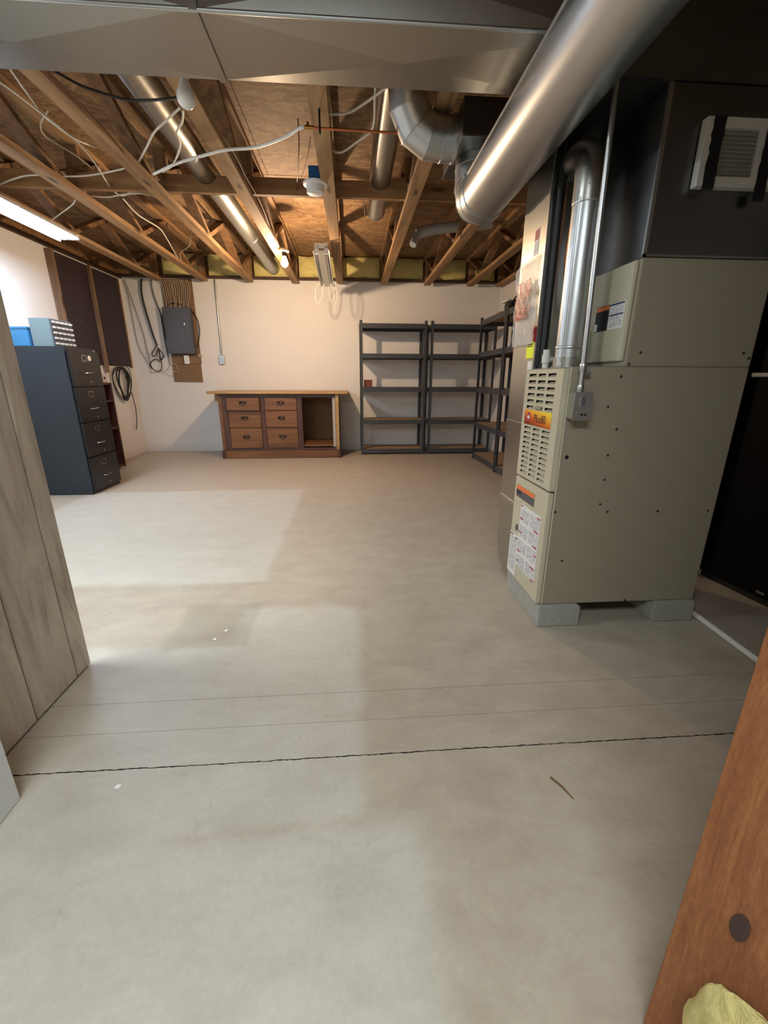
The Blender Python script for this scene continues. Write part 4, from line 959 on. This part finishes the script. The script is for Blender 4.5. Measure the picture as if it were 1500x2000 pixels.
cable('house_cable', [(-2.440, 3.661, 2.296), (-2.225, 3.525, 2.296), (-2.063, 3.453, 2.296), (-1.878, 3.452, 2.296), (-1.699, 3.430, 2.296), (-1.437, 3.324, 2.296), (-1.313, 3.240, 2.296)], .005, 'cable', 'white cable crossing the left bays above the lit tube')
cable('house_cable', [(-1.893, 3.774, 2.300), (-1.759, 3.790, 2.300), (-1.623, 3.733, 2.300), (-1.485, 3.704, 2.300), (-1.420, 3.810, 2.320)], .005, 'cable', 'short white cable lying across the bay left of the third truss')
cable('house_cable', [(-1.700, 3.899, 2.330), (-1.744, 4.239, 2.330), (-1.709, 4.548, 2.330), (-1.748, 4.806, 2.320), (-1.879, 5.397, 2.310), (-1.928, 5.724, 2.310)], .005, 'cable', 'white cable dropping back towards the breaker panel')
cable('house_cable', [(-0.771, 2.505, 2.235), (-0.878, 2.616, 2.235), (-0.991, 2.738, 2.235), (-1.105, 2.911, 2.240), (-1.329, 3.326, 2.330)], .005, 'cable', 'white cable leaving the unlit bulb towards the left')
cable('house_cable', [(-0.764, 2.524, 2.235), (-0.814, 2.643, 2.240), (-0.868, 2.718, 2.235), (-0.892, 2.829, 2.235), (-0.962, 2.971, 2.235), (-1.043, 3.099, 2.235), (-1.130, 3.191, 2.240)], .005, 'cable', 'wavy white cable hanging below the unlit bulb')
cable('black_cable', [(-1.239, 2.377, 2.280), (-1.179, 2.471, 2.280), (-1.080, 2.535, 2.280), (-1.000, 2.559, 2.280), (-0.845, 2.520, 2.270), (-0.757, 2.478, 2.260)], .006, 'cable_black', 'black cable sagging across the bays just behind the trunk duct')
cable('house_cable', [(-0.700, 2.639, 2.300), (-0.684, 2.856, 2.300), (-0.665, 3.103, 2.300), (-0.668, 3.372, 2.300), (-0.655, 3.764, 2.290), (-0.682, 4.376, 2.285), (-0.676, 4.747, 2.255)], .0035, 'cable_tan', 'thin pale cord running along the truss to the lit bulb')
cable('house_cable', [(-0.096, 2.704, 2.330), (0.009, 2.637, 2.310), (0.094, 2.508, 2.290), (0.182, 2.370, 2.280)], .006, 'cable', 'white cable rising to the trunk duct right of the middle truss')
cable('house_cable', [(0.134, 2.344, 2.300), (0.135, 2.486, 2.300), (0.136, 2.720, 2.290), (0.063, 2.851, 2.290), (-0.030, 2.981, 2.290), (-0.090, 3.015, 2.310)], .006, 'cable', 'white cable dropping past the right branch duct then curling left')
cable('house_cable', [(-1.938, 3.72, 2.275), (-2.02, 3.80, 2.25), (-2.20, 3.95, 2.236), (-2.38, 4.1, 2.224)], .004, 'cable', 'short white cord feeding the lit fluorescent fixture')
cable('house_cable', [(-2.441, 6.0, 2.262), (-2.4405, 5.3, 2.27), (-2.441, 4.7, 2.262), (-2.441, 4.2, 2.27)], .004, 'cable_tan', 'pale cable along the truss beside the left wall')
cable('house_cable', [(-1.477, 4.672, 2.310), (-1.603, 5.001, 2.310), (-1.802, 5.292, 2.310), (-1.914, 5.654, 2.310)], .004, 'cable', 'short white cable hooked at the truss above the breaker panel')
cable('brown_wire', [(-0.271, 2.943, 2.420), (-0.283, 3.066, 2.360), (-0.320, 3.313, 2.330), (-0.362, 3.599, 2.320), (-0.295, 3.383, 2.330), (-0.235, 3.110, 2.330), (-0.207, 2.949, 2.340)], .0035, 'cable_brown', 'thin brown wire hanging in a loop left of the middle truss', 'wire')
cable('house_cable', [(.10, 3.661, 2.385), (.11, 3.70, 2.375), (.125, 3.9, 2.35), (.135, 4.0, 2.30)], .004, 'cable_tan', 'short pale wire hanging behind the cross board right of centre', 'wire')
cable('house_cable', [(-0.134, 4.098, 2.400), (-0.116, 4.386, 2.400), (-0.084, 4.342, 2.360)], .003, 'cable_tan', 'thin pale wire stub beside the middle truss', 'wire')
